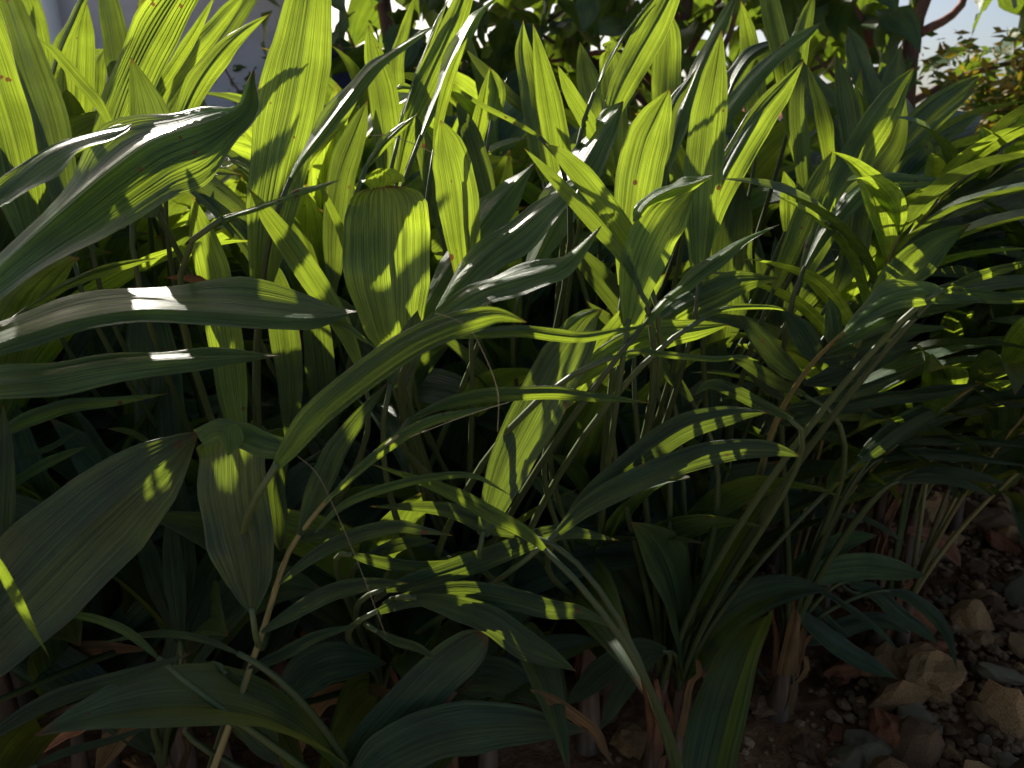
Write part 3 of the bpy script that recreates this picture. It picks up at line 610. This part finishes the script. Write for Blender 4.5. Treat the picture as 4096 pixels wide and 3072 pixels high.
for k_ in range(16): yy = rnd.uniform(.90, 1.25); spots.append((rnd.uniform(.02, .26)+(yy-.9)*.6, yy, 2))
zone = {}
first_used = set()
for sp3 in spots:
    x, y = sp3[:2]; fronty = len(sp3) == 3
    if any((Vector((x, y))-Vector(p['p'].xy)).length < (.05 if fronty else .09) for p in plants) or (len(sp3) == 2 and y < 1.06+.35*max(0, x)): continue
    if fronty and x > (.20+(y-.8)*.45 if len(sp3) == 3 and sp3[2] == 1 else 9): continue
    k = rnd.randrange(7, 11) if fronty else rnd.randrange(7)
    if k in first_used: o = copy_tree(protos[k])
    else: o = protos[k]; first_used.add(k)
    o.location = (x, y, 0); s = rnd.uniform(.92, 1.15) if not fronty else rnd.uniform(.82, .98) if sp3[2] == 1 else rnd.uniform(.55, .8); o.scale = (s, s, s*rnd.uniform(.95, 1.05)); o.rotation_euler.z = rnd.uniform(0, 6.28)
    e = .10
    o.rotation_euler.x = rnd.uniform(-e, e); o.rotation_euler.y = rnd.uniform(-e, e)+(.22 if x > .35+(y-1)*.45 else 0)
    col = x/y
    if y < 1.06 and x < -.7*y and not fronty: lab, g = ('tall palm seedling added outside the left edge to block the low sun', 'palm seedlings added outside the left edge')
    elif fronty and y > 1.09: lab, g = ('low broad-leaved palm seedling filling the dark space between taller seedlings', 'low palm seedlings inside the bed')
    elif fronty: lab, g = ('dark palm seedling in shade right behind the foremost leaves', 'shaded front palm seedlings')
    elif y < 1.45: lab, g = ('young palm seedling standing in shade just behind the front leaves', 'second row palm seedlings')
    elif col < -.35: lab, g = ('young palm seedling in the crowded rows before the pale wall', 'palm seedlings by the wall')
    elif col < .25: lab, g = ('young palm seedling in the crowded middle rows of the bed', 'middle rows of palm seedlings')
    else: lab, g = ('young palm seedling in the crowded rows towards the path', 'palm seedlings towards the path')
    tag(o, lab, 'palm seedling', g)

# feathery seedlings with divided fronds along the right side of the bed
LF = []
for i in range(4):
    rn = random.Random(300+i); cs = []; ws = []; p = Vector(); th = 0
    for j in range(12):
        t = j/11; T = Vector((math.cos(th), 0, -math.sin(th))); cs.append(p.copy()); p = p+T/11; th += rn.uniform(.02, .13)
        h = .068*prof('lance', t); ws.append((Vector((0, -h, h*.5)), Vector((0, h, h*.5))))
    me = blade(cs, ws, i, nv=2, pleat=.006, nf=1); me.materials.append(M['leafd' if i % 2 else 'leaf']); LF.append(me)
fprotos = []
for k in range(3):
    rn = random.Random(400+k)
    r_ = bpy.data.objects.new('feather_palm', None); C.objects.link(r_)
    obj('stem', tube([Vector((0, 0, z)) for z in (-.03, 0, .05, .12)], [.014, .013, .010, .007], 7), M['stem'], r_)
    for j in range(5):
        az = -1.2+j*.62+rn.uniform(-.2, .2); lean = rn.uniform(.5, 1.15); d = Vector((math.cos(az), math.sin(az), 0)); th = lean*.3; pos = Vector((0, 0, .10)); P = [pos.copy()]; L = rn.uniform(.5, .72)
        for i in range(16):
            pos = pos+(d*math.sin(th)+Vector((0, 0, 1))*math.cos(th))*(L/16); P.append(pos.copy()); th += lean*.9/16
        ra = obj('rachis', tube(P, [.0038-.0028*i/16 for i in range(17)], 5), M['rachis'], r_)
        for i in range(5, 17):
            T = (P[i]-P[i-1]).normalized(); side = Vector((-d.y, d.x, 0)); up = side.cross(T)*-1
            for sg in (-1, 1):
                ang = math.radians(rn.uniform(28, 48))*(1-.4*(i-5)/11); ax = (T*math.cos(ang)+side*sg*math.sin(ang)+Vector((0, 0, rn.uniform(-.15, .25)))).normalized()
                o = bpy.data.objects.new('leaflet', rn.choice(LF)); C.objects.link(o); o.parent = ra
                o.location = P[i]; q = ax.to_track_quat('X', 'Z').to_matrix().to_4x4()
                from mathutils import Matrix
                s_ = rn.uniform(.20, .29)*(1-.25*abs(i-10)/6); o.matrix_local = Matrix.Translation(P[i]) @ q @ Matrix.Rotation(rn.uniform(-.5, .5)+sg*.3, 4, 'X') @ Matrix.Scale(s_, 4)
    fprotos.append(r_)
FS = [(.40, .98), (.52, 1.12), (.60, 1.32), (.72, 1.25), (.78, 1.52), (.95, 1.62), (.98, 1.85), (.66, 1.62), (.80, 2.15), (.86, 1.90), (.47, 1.28), (.33, 1.08), (.58, .98), (.62, 1.18), (.88, 1.38), (1.0, 1.66), (.74, 1.78)]
FL = ['nearest the camera behind the short bright blades', 'beside the long arching rachis', 'in the third clump along the bed edge', 'leaning far over the grey boulder', 'half way along the bed edge', 'over the top of the rubble strip', 'far along the bed edge below the shrub', 'just inside the bed edge in shade', 'farthest along the bed edge', 'inside the bed towards the yellowing shrub', 'behind the peeling stem', 'left of the bright short blades', 'right above the short bright blades', 'between the boulder and the long rachis', 'hanging over the outer stones by the path', 'over the outer stones farther back', 'deep in the bed at right']
for i, (x, y) in enumerate(FS):
    o = fprotos[i] if i < 3 else copy_tree(fprotos[i % 3]); o.location = (x, y, 0); o.rotation_euler.z = rnd.uniform(-.5, .5)-.25; s_ = rnd.uniform(.85, 1.1); o.scale = (s_, s_, s_)
    tag(o, 'feathery palm seedling with narrow shaded leaflets, '+FL[i], 'palm seedling', 'feathery palm seedlings on the right')
# ------------------------------------------------------------------ ground, path, wall, house
def sheet(name, x0, x1, y0, y1, nx, ny, z, amp, m, fine=0):
    v = []; f = []
    for j in range(ny+1):
        for i in range(nx+1):
            x = x0+(x1-x0)*i/nx; y = y0+(y1-y0)*j/ny
            zz = z+amp*(noise.noise(Vector((x*3, y*3, 0)))+.5*noise.noise(Vector((x*9, y*9, 4)))+.3*noise.noise(Vector((x*30, y*30, 2))))
            v.append((x, y, zz))
    for j in range(ny):
        for i in range(nx):
            a = j*(nx+1)+i; f.append((a, a+1, a+nx+2, a+nx+1))
    o = obj(name, mesh(name, v, f), m); tag(o, kind='structure'); return o
me = mesh('ground', [(-200, -200, -.06), (200, -200, -.06), (200, 300, -.06), (-200, 300, -.06)], [(0, 1, 2, 3)])
g = obj('ground', me, M['sand']); tag(g, kind='structure')
sheet('bed_soil', -4, 1.9, .1, 4.2, 180, 130, -.006, .022, M['soil'])
sheet('path', 1.9, 9, -1, 12, 60, 90, -.02, .015, M['sand'])
def boxmesh(x0, x1, y0, y1, z0, z1):
    v = [(x, y, z) for z in (z0, z1) for (x, y) in ((x0, y0), (x1, y0), (x1, y1), (x0, y1))]
    f = [(3, 2, 1, 0), (4, 5, 6, 7), (0, 1, 5, 4), (1, 2, 6, 5), (2, 3, 7, 6), (3, 0, 4, 7)]
    return mesh('box', v, f, smooth=False)
wl = obj('boundary_wall', boxmesh(-3.6, -1.1, 4.5, 4.7, -.06, 1.9), M['plaster']); tag(wl, 'pale lavender plastered wall behind the leaves at upper left', 'wall')
obj('coping', boxmesh(-3.62, -1.08, 4.47, 4.73, 1.9, 1.95), M['white'], wl)
pp = obj('drain_pipe', tube([Vector((-2.42, 4.42, -.06)), Vector((-2.40, 4.42, 1.0)), Vector((-2.42, 4.42, 1.88))], [.05]*3, 12), M['white']); tag(pp, 'white upright pipe against the pale wall at upper left', 'pipe')
# dark blue drum
dr = empty('water_drum', (-.80, 3.95, 0), 'dark blue plastic drum behind the leaves, top left of middle', 'drum')
rr = [(.0, -.02), (.20, -.02), (.22, .02), (.22, .3), (.235, .32), (.22, .34), (.22, .7), (.235, .72), (.22, .74), (.22, 1.06), (.19, 1.1), (0, 1.1)]
v = []; f = []
for i, (r_, z_) in enumerate(rr):
    for k in range(24): a = k*math.pi/12; v.append((r_*math.cos(a), r_*math.sin(a), z_))
for i in range(len(rr)-1):
    for k in range(24): f.append((i*24+k, i*24+(k+1) % 24, (i+1)*24+(k+1) % 24, (i+1)*24+k))
obj('drum_body', mesh('drum', v, f), M['blue'], dr)
obj('drum_lid', tube([Vector((0, 0, 1.09)), Vector((0, 0, 1.13))], [.2, .2], 24), M['blue'], dr)
hs = empty('low_house', (3.35, 11.5, 0), 'low house with a dull red roof far behind the leaves', 'house')
obj('wall', boxmesh(-.8, .8, -.9, .9, -.06, 1.0), M['plaster'], hs)
v = [(-1, -1.1, 1.0), (1, -1.1, 1.0), (1, 1.1, 1.0), (-1, 1.1, 1.0), (-.6, 0, 1.35), (.6, 0, 1.35)]
obj('roof', mesh('roof', v, [(0, 1, 5, 4), (1, 2, 5), (2, 3, 4, 5), (3, 0, 4), (3, 2, 1, 0)], smooth=False), M['roof'], hs)
for dx in (-.4, .4):
    wn = obj('window', boxmesh(dx-.25, dx+.25, -.93, -.89, .35, .8), M['blue'], hs)

# ------------------------------------------------------------------ rocks
def rock_mesh(seed, sub=2, flat=.75, rough=.32):
    import bmesh
    bm = bmesh.new(); bmesh.ops.create_icosphere(bm, subdivisions=sub, radius=1)
    rnd = random.Random(seed); off = Vector((rnd.uniform(0, 99), rnd.uniform(0, 99), 3))
    planes = [(Vector((rnd.gauss(0, 1), rnd.gauss(0, 1), rnd.gauss(0, 1))).normalized(), rnd.uniform(.45, .8)) for _ in range(8)]
    for v in bm.verts:
        p = v.co.copy()
        for n_, d_ in planes:
            e = p.dot(n_)-d_
            if e > 0: p -= n_*e*.9
        p *= 1+rough*.8*noise.noise(p*1.5+off)+.22*noise.noise(p*4+off)+.12*noise.noise(p*11+off)
        p.z *= flat; v.co = p
    me = bpy.data.meshes.new('rock'); bm.to_mesh(me); bm.free()
    me.polygons.foreach_set('use_smooth', [False]*len(me.polygons)); return me
RM = [rock_mesh(i, 3) for i in range(8)]; RS = [rock_mesh(50+i, 2) for i in range(6)]
def ground_at(x, y, z=0.0):
    ray = (W(x, y, 1)-CAM); t = (z-CH)/ray.z; return CAM+ray*t
def place_rock(src, reg, x, y, wpx, m, label, group=None, el=(1, 1, 1), rz=0, lift=.3):
    ox, oy, sc = REG[reg]; ux, uy = (ox+x/sc)/4, (oy+y/sc)/4
    p = ground_at(ux, uy); d = (p-CAM).dot(FW); r = wpx/sc/4*d/FPX/2
    me = src.copy(); o = obj('rock', me, None); me.materials.clear(); me.materials.append(M[m])
    o.location = (p.x, p.y+r*.3, r*lift); o.scale = (r*el[0], r*el[1], r*el[2]); o.rotation_euler = (random.uniform(-.3, .3), random.uniform(-.3, .3), rz)
    tag(o, label, 'rock', group); return o
place_rock(RM[0],'L',1120,1210,430,'rock','largest tan-brown rock in the lower right corner','rocks at the bed edge',(1,.9,1.05),.3,.55)
place_rock(RM[1],'L',900,1530,350,'redrock','reddish rock with sharp ridge at the bottom, below the largest rock','rocks at the bed edge',(1,.8,.9),1.1,.4)
place_rock(RM[2],'L',760,1640,330,'paler','pale speckled crumbly rock at the bottom edge, left of the red one','rocks at the bed edge',(1,.9,.8),2.1,.3)
place_rock(RM[3],'L',1570,590,170,'paler','small flat pinkish stone at right edge','rocks at the bed edge',(1,.8,.6),.5)
place_rock(RM[4],'L',1220,650,110,'paler','small pale cream stone among the rubble beside the leaf tip','rocks at the bed edge',(1,.8,.7),.9)
place_rock(RM[5],'L',1150,190,330,'rock','tall brown rock behind the curved dead leaf','rocks at the bed edge',(.8,.8,1.3),.2,.5)
place_rock(RM[6],'L',1430,180,330,'greyrock','dark grey-purple boulder at upper right of the rubble','rocks at the bed edge',(1,.8,.8),1.2,.4)
place_rock(RM[7],'L',1590,320,240,'redrock','dark reddish rock at right edge below the grey boulder','rocks at the bed edge',(1,.8,.8),2.2,.4)
place_rock(RM[0],'L',1560,1150,330,'paler','rough pale crusty rock at the right edge beside the largest rock','rocks at the bed edge',(1,.9,.5),1.9,.3)
place_rock(RM[1],'L',1450,640,190,'rock','round tan stone left of the pinkish stone','rocks at the bed edge',(1,.9,.7),2.9,.3)
place_rock(RM[2],'L',1470,780,190,'greyrock','dark round mossy stone under the pinkish stone','rocks at the bed edge',(1,.9,.9),.9,.4)
place_rock(RM[3],'L',1640,830,230,'greyrock','black shaded rock at right edge in the middle of the rubble','rocks at the bed edge',(1,.9,.9),1.9,.4)
place_rock(RM[4],'L',1440,910,200,'rock','flat orange-tan stone above the crusty rock','rocks at the bed edge',(1,.7,.5),.2,.3)
place_rock(RM[5],'L',620,1120,300,'redrock','shaded reddish rock under the drooping leaf tips','rocks at the bed edge',(1,.9,.7),.2,.3)
place_rock(RM[6],'L',350,1600,220,'greyrock','dark pointed rock at the bottom, left of the pale speckled one','rocks at the bed edge',(.7,.8,1.1),.7,.3)
place_rock(RM[7],'L',560,1500,190,'redrock','small dull red rock between the dark pointed and the pale rock','rocks at the bed edge',(1,.8,.8),.7,.3)
place_rock(RM[1],'K',830,1560,300,'rock','rounded brown rock in shade at the bottom, below the hanging leaf','rocks at the bed edge',(1,.8,.8),.7,.3)
place_rock(RM[3],'L',100,1350,330,'greyrock','large dark rock in deep shade left of the rubble','rocks at the bed edge',(1,.8,.7),.7,.3)
rnd = random.Random(8)
used = 0
for i in range(900):
    x = rnd.uniform(.25, 1.9); y = rnd.uniform(.6, 2.2)
    if used > 285 or x < .40+(y-.8)*.62 or x > .9+(y-.6)*.80: continue
    used += 1
    r = rnd.choice([.014, .018, .024, .032, .040, .050])*rnd.uniform(.8, 1.2)
    mm = rnd.choice(['rock', 'rock', 'rock', 'redrock', 'rock', 'greyrock', 'paler'])
    key = (rnd.randrange(6), mm)
    me = bpy.data.meshes.get('rubble_%d_%s' % key)
    if me is None:
        me = RS[key[0]].copy(); me.name = 'rubble_%d_%s' % key; me.materials.append(M[mm])
    o = bpy.data.objects.new('stone', me); C.objects.link(o); o.location = (x, y, r*.3); o.scale = (r, r*rnd.uniform(.7, 1), r*rnd.uniform(.6, 1)); o.rotation_euler = (rnd.random(), rnd.random(), rnd.random()*6)
    tag(o, 'small loose stone lying in the brown rubble beside the seedlings', 'stone', 'rubble stones')
# gravel
v = []; f = []
rnd = random.Random(3)
gp = (1+5**.5)/2
iv = [Vector(q).normalized() for q in [(-1, gp, 0), (1, gp, 0), (-1, -gp, 0), (1, -gp, 0), (0, -1, gp), (0, 1, gp), (0, -1, -gp), (0, 1, -gp), (gp, 0, -1), (gp, 0, 1), (-gp, 0, -1), (-gp, 0, 1)]]
fi = [(0, 11, 5), (0, 5, 1), (0, 1, 7), (0, 7, 10), (0, 10, 11), (1, 5, 9), (5, 11, 4), (11, 10, 2), (10, 7, 6), (7, 1, 8), (3, 9, 4), (3, 4, 2), (3, 2, 6), (3, 6, 8), (3, 8, 9), (4, 9, 5), (2, 4, 11), (6, 2, 10), (8, 6, 7), (9, 8, 1)]
for i in range(15000):
    if i % 3: y = rnd.uniform(.6, 2.3); x = .35+(y-.8)*.7+rnd.gauss(.40, .24)
    else: x = rnd.uniform(-.8, 2.8); y = rnd.uniform(.45, 3.5)
    if x < .1 and rnd.random() < .6: continue
    r = rnd.choice([.003, .004, .005, .007, .010]) if x > .3 else rnd.choice([.002, .003, .004, .006]); b = len(v); c = Vector((x, y, r*.3+.004)); a = rnd.random()*6
    for q in iv:
        q2 = Vector((q.x*math.cos(a)-q.y*math.sin(a), q.x*math.sin(a)+q.y*math.cos(a), q.z*.7))*r*rnd.uniform(.72, 1.15); v.append(c+q2)
    f += [tuple(b+k for k in t) for t in fi]
gr = obj('gravel', mesh('gravel', v, f, smooth=False), M['crumb']); tag(gr, 'loose gravel and crumbs of earth on the ground', 'gravel', kind='stuff')

# ------------------------------------------------------------------ dead leaves
def dead(reg, d, wl, wr, tl, tr, pts, label, pr='lance', n=18, dd=0):
    ox, oy, sc = REG[reg]
    P2 = [Vector(((ox+x/sc)/4, (oy+y/sc)/4, d+dd*i/(len(pts)-1))) for i, (x, y) in enumerate(pts)]
    SS = seg_samples(P2, n); cs = [W(p.x, p.y, p.z) for p in SS]; ws = []
    for i, p in enumerate(SS):
        a, b = SS[max(i-1, 0)], SS[min(i+1, n-1)]; t2 = Vector((b.x-a.x, b.y-a.y)).normalized(); Lp = Vector((t2.y, -t2.x)); q = prof(pr, i/(n-1)); ray = (cs[i]-CAM).normalized()
        e = []
        for wd, sg, ti in ((wl, 1, tl), (wr, -1, tr)):
            h = wd/sc/4*q*p.z/FPX; e.append((RT*Lp.x-UP*Lp.y)*(sg*h)+ray*(h*math.tan(math.radians(ti))))
        ws.append(tuple(e))
    o0 = cs[0].copy()
    o = obj('dead_leaf', blade(cs, ws, hash(label) % 97, origin=o0, wave=1.2, pleat=.0016, nf=4), M['dead'], None, o0); tag(o, label, 'dead leaf', 'dry brown leaves'); return o
dead('I',.80,60,50,20,10,[(90,1045),(300,970),(600,920),(950,930)],'dry red-brown leaf under the huge dark leaf at lower left')
dead('I',.74,100,110,30,5,[(-100,1640),(200,1490),(500,1330),(800,1240)],'broad dry brown leaf in the bottom left corner','wide')
dead('I',.78,80,90,20,5,[(600,1680),(750,1420),(870,1250),(980,1090)],'crumpled tan dead leaf standing beside the pale double stalk','wide')
dead('J',.82,60,70,20,10,[(290,1600),(340,1380),(470,1220),(700,1170),(925,1200)],'curved orange-brown dead leaf at the bottom, left of middle','wide')
dead('K',.62,30,45,20,10,[(190,1175),(330,1230),(480,1340),(600,1440),(650,1540),(705,1650)],'orange dried leaf edge hanging over the bottom middle')
dead('J',.98,35,40,10,10,[(700,700),(780,520),(900,390),(1100,270)],'dead leaf strip leaning behind the pale leaflets')
dead('J',.98,40,40,10,10,[(1240,960),(1180,870),(1210,760)],'dead leaf stub beside the blunt dark leaf','wide')
dead('K',1.05,60,55,10,10,[(290,640),(400,610),(480,540),(420,430)],'dead curled leaf in the dark hollow, middle bottom','wide')
dead('K',1.12,35,38,10,10,[(1350,760),(1400,680),(1480,630)],'yellowish dry scrap on the peeling stem')
dead('K',1.06,30,34,10,10,[(1260,1070),(1330,1180),(1350,1290),(1400,1400),(1470,1390)],'twisted dry sheath strip hanging below the peeling stem','strap')
dead('K',1.08,24,28,10,10,[(1150,1310),(1220,1360),(1310,1330)],'small pale dry scrap on the soil left of the stem strip')
dead('K',1.1,30,34,10,10,[(1350,1030),(1430,1080),(1530,1130)],'dry leaf piece right of the peeling stem')
dead('K',1.05,30,50,10,10,[(480,1060),(560,930),(720,860),(850,870)],'dull brown dead leaf behind the hanging leaf','lance')
dead('L',1.25,30,32,30,10,[(800,200),(1000,185),(1170,220),(1280,330),(1310,420)],'curved orange dead leaf on the rocks at right')
dead('L',1.25,26,30,30,10,[(1000,200),(1150,250),(1240,330),(1300,410)],'second thin orange dead leaf just under the curved one')
dead('E',.70,24,24,30,10,[(1340,200),(1230,180),(1070,180)],'short reddish dry leaf behind the horizontal leaf')
rnd = random.Random(21)
for i in range(60):
    x = rnd.uniform(-.8, 1.2); y = rnd.uniform(.65, 1.8)
    if x > .3+(y-.8)*.8: continue
    a = rnd.random()*6.28; L = rnd.uniform(.08, .2); h = rnd.uniform(.008, .02)
    cs = [Vector((x, y, .012+.03*math.sin(math.pi*t)*rnd.uniform(.5, 1)))+Vector((math.cos(a), math.sin(a), 0))*L*t for t in [j/11 for j in range(12)]]
    sd = Vector((-math.sin(a), math.cos(a), rnd.uniform(-.5, .5))).normalized()
    ws = [(-sd*h*prof('lance', j/11), sd*h*prof('lance', j/11)) for j in range(12)]
    o = obj('dead_leaf', blade(cs, ws, i, nv=3, origin=Vector((x, y, 0)), wave=1), M['dead'], None, (x, y, 0))
    tag(o, 'dry brown leaf lying on the dark soil between the stems', 'dead leaf', 'leaf litter')

# ------------------------------------------------------------------ threads and weeds
def thread(reg, d, pts, label, r=.00018):
    ox, oy, sc = REG[reg]; P = [W((ox+x/sc)/4, (oy+y/sc)/4, d) for x, y in pts]; o0 = P[0].copy()
    q = [cr(P, i/29) for i in range(30)]
    o = obj('leaf_fibre', tube(q, [r]*30, 4, o0), M['thread'], None, o0); tag(o, label, 'fibre', 'dry leaf fibres')
thread('F',.44,[(1200,410),(1330,450),(1430,520),(1500,640),(1570,800),(1610,950),(1605,1175)],'thin curved fibre hanging from the large arching leaf')
thread('F',.48,[(300,1330),(400,1410),(470,1510),(550,1680),(700,2030),(880,2500)],'long thin fibre falling from the curled leaf into the shade')
thread('F',.5,[(1040,1210),(1300,1110),(1500,1040),(1680,985)],'faint straight fibre in the middle dark gap',.0002)
thread('B',.6,[(760,880),(900,880),(1080,940),(1200,1000)],'fine yellow fibre in front of the upright yellow leaf',.0003)
def weed(reg, x, y, d, label, s=1):
    ox, oy, sc = REG[reg]; p = W((ox+x/sc)/4, (oy+y/sc)/4, d); g0 = Vector((p.x, p.y+.01, 0))
    r = empty('weed', g0, label, 'weed', 'small weeds')
    q = bez(ZERO, Vector((0, 0, p.z*.5)), p-g0-Vector((.005, 0, .03)), p-g0, 10)
    obj('stem', tube(q, [.0012]*10, 5), M['stalk'], r)
    rn = random.Random(label)
    for k in range(11):
        a = rn.random()*6.28; c = q[rn.choice([7, 8, 9])]; L = rn.uniform(.012, .022)*s; dv = Vector((math.cos(a), math.sin(a)*.6, rn.uniform(-.2, .6))).normalized()
        sd = dv.cross(Vector((.1, 1, .3))).normalized()
        cs = [c+dv*(L*t+.004) for t in [j/5 for j in range(6)]]; ws = [(-sd*.004*s*prof('wide', j/5), sd*.004*s*prof('wide', j/5)) for j in range(6)]
        obj('leaf', blade(cs, ws, k, nv=2, pleat=0), M['leaf'], r)
weed('K',990,100,1.0,'tiny bright weed sprout above the dark upright stem')
weed('K',1260,10,1.0,'tiny weed sprout with spread leaflets, right of the other sprout',1.2)

# ------------------------------------------------------------------ trees and shrubs behind
def broad_leaf_mesh(seed, L=.16, wd=.085):
    r = random.Random(seed); cs = []; ws = []; p = Vector(); th = .1
    for i in range(9):
        t = i/8; T = Vector((0, math.cos(th), -math.sin(th))); cs.append(p.copy()); p = p+T*L/8; th += r.uniform(.02, .2)
        h = wd/2*[.12, .5, .8, .97, 1, .9, .68, .36, .03][i]
        ws.append((Vector((-h, 0, h*.3)), Vector((h, 0, h*.3))))
    return blade(cs, ws, seed, nv=3, pleat=0, wave=.5)
BL = [broad_leaf_mesh(i) for i in range(5)]
for b in BL: b.materials.append(M['broad'])
def tree(name, loc, label, cat, limbs, nleaf, lm, bark, leafscale=1., seed=0, spread=.12, lname='leaf'):
    rt = empty(name, loc, label, cat); r = random.Random(seed); ends = []
    for (kind, pts, r0, r1) in limbs:
        P = [Vector(p) for p in pts]; q = [cr(P, i/13) for i in range(14)]
        for i in range(1, 13): q[i] += Vector((r.uniform(-1, 1), r.uniform(-1, 1), 0))*r0*.35
        obj(kind, tube(q, [r0+(r1-r0)*i/13 for i in range(14)], 8), M[bark if kind != 'branch' else 'redbark' if r.random() < .6 else bark], rt)
        if kind == 'branch': ends += q[4:]
    for i in range(nleaf):
        c = r.choice(ends)+Vector((r.gauss(0, spread), r.gauss(0, spread), r.gauss(0, spread)))
        o = bpy.data.objects.new(lname, lm[r.randrange(len(lm))]); C.objects.link(o); o.parent = rt; o.location = c
        s = leafscale*r.uniform(.65, 1.25); o.scale = (s, s, s); o.rotation_euler = (r.uniform(-1.3, .3), r.uniform(-.7, .7), r.uniform(0, 6.28))
    return rt
def br(a, b, r0=.02, r1=.006, bend=.12, seed=0):
    r = random.Random(seed); a = Vector(a); b = Vector(b); m1 = a.lerp(b, .35)+Vector((r.uniform(-bend, bend), r.uniform(-bend, bend), r.uniform(-bend, bend))); m2 = a.lerp(b, .7)+Vector((r.uniform(-bend, bend), r.uniform(-bend, bend), r.uniform(-bend, bend)))
    return ('branch', [a, m1, m2, b], r0, r1)
# right tree, trunk at picture x about 905
tree('broadleaf_tree', (1.86, 3.85, 0), 'broad-leaved tree with reddish crooked branches against the sky at upper right', 'tree',
     [('trunk', [(0, 0, -.05), (.02, 0, .5), (-.03, 0, 1.0), (.02, 0, 1.6), (0, 0, 2.2)], .055, .03),
      br((-.02, 0, .95), (-.55, 0, 1.75), .035, .012, .1, 1), br((0, 0, 1.2), (.45, .1, 1.9), .022, .008, .1, 2),
      br((0, 0, 1.05), (-.5, -.1, 1.1), .02, .006, .12, 3), br((0, 0, 1.5), (-.7, .1, 1.9), .02, .006, .1, 4),
      br((0, 0, .9), (.6, .0, 1.05), .02, .006, .1, 5), br((.5, 0, 1.05), (.75, 0, 1.6), .016, .005, .1, 6),
      br((0, 0, 1.5), (.2, .1, 2.2), .02, .006, .1, 7), br((.1, 0, 1.9), (.7, .1, 2.2), .02, .006, .1, 8)],
     135, BL, 'bark', 1.9, 4, .13)
tree('leafy_tree', (.75, 3.9, 0), 'dark leafy tree crown filling the top middle behind the blades', 'tree',
     [('trunk', [(0, 0, -.05), (.05, 0, .5), (0, 0, 1.0), (.05, 0, 1.5)], .05, .03)] +
     [br((0, 0, .8+.1*(i % 5)), (math.cos(i*1.9)*.75, math.sin(i*1.9)*.3, 1.1+.22*(i % 4)), .018, .005, .12, 20+i) for i in range(12)],
     240, BL, 'bark', 1.5, 7, .2)
tree('leafy_shrub', (-.25, 3.7, 0), 'leafy shrub between the dark drum and the top middle tree', 'shrub',
     [('trunk', [(0, 0, -.05), (.02, 0, .3), (0, 0, .7)], .04, .03)] +
     [br((0, 0, .4+.08*(i % 5)), (math.cos(i*1.9)*.6, math.sin(i*1.9)*.3, .8+.16*(i % 5)), .015, .005, .12, 40+i) for i in range(11)],
     290, BL, 'bark', 1.35, 9, .2)
# small-leaved shrub at right edge: many small leaves, one mass
def leaf_mass(n, seed, cx, cy, cz, sx, sy, sz, L):
    r = random.Random(seed); v = []; f = []; uv = []
    cl = [Vector((r.gauss(0, .45)*sx, r.gauss(0, .45)*sy, r.gauss(0, .45)*sz)) for _ in range(int(n/22))]
    for i in range(n):
        c = r.choice(cl)+Vector((r.gauss(0, .09), r.gauss(0, .09), r.gauss(0, .08)))+Vector((cx, cy, cz))
        if c.z > cz+sz*.75: c.z = cz+sz*(.75-.5*r.random())
        if c.z < .03: c.z = .03+r.random()*.3
        a = Vector((r.gauss(0, 1), r.gauss(0, 1), r.gauss(0, .6))).normalized(); b = a.cross(Vector((r.gauss(0, 1), r.gauss(0, 1), r.gauss(0, 1)))).normalized(); s = L*r.uniform(.6, 1.3); k = len(v)
        nn = a.cross(b)*s*.12
        v += [c-a*s, c+b*s*.4+nn, c+a*s, c-b*s*.4+nn]; f += [(k, k+1, k+2), (k, k+2, k+3)]; uv += [(.5, .1), (1, .5), (.5, .9), (0, .5)]
    return mesh('foliage', v, f, uv, smooth=False)
def shrub(loc, label, ms, ctr, ext, n, L, seed):
    r = empty('shrub', loc, label, 'shrub'); rn = random.Random(seed)
    for k in range(7):
        a = rn.uniform(0, 6.28); e = Vector((math.cos(a)*ext[0]*.8, math.sin(a)*ext[1]*.8, ctr[2]+ext[2]*rn.uniform(.2, .9)))
        obj('branch', tube(bez(Vector((0, 0, -.05)), Vector((0, 0, e.z*.4)), e*.7, e, 9), [.014-.0012*i for i in range(9)], 6), M['redbark'], r)
    for j, m in enumerate(ms):
        o = obj('foliage', leaf_mass(int(n/len(ms)), seed+j, *ctr, *ext, L), M[m], r); o['kind'] = 'stuff'
shrub((2.62, 3.7, 0), 'yellowing small-leaved shrub at the upper right edge below the sky', ['yellow', 'broad'], (0, 0, .62), (.75, .5, .75), 9000, .032, 70)
shrub((1.9, 4.7, 0), 'dull green small-leaved shrub behind the right hand seedlings', ['broad'], (0, 0, .45), (.6, .5, .5), 5500, .03, 80)
shrub((-1.0, 4.25, 0), 'sunlit bushy plant in front of the pale wall', ['broad'], (.3, 0, .6), (.7, .3, .7), 5000, .03, 90)
shrub((1.3, 4.6, 0), 'low bushy plant behind the tree bases', ['broad'], (0, 0, .4), (1.3, .3, .45), 6000, .03, 95)

# added tree: its unseen crown shades the right side of the bed
tree('added_shade_tree', (-.62, 4.35, 0), 'added tall tree whose unseen crown shades the right side of the bed', 'tree',
     [('trunk', [(0, 0, -.05), (.02, 0, .8), (-.05, 0, 1.8), (-.1, 0, 2.8)], .05, .03)] +
     [br((-.05, 0, 1.6+.1*(i % 6)), (math.cos(i*1.9)*.6-.22, math.sin(i*1.9)*.5-.2, 2.15+.2*(i % 5)), .02, .005, .12, 60+i) for i in range(12)],
     300, BL, 'bark', 2.3, 14, .22)
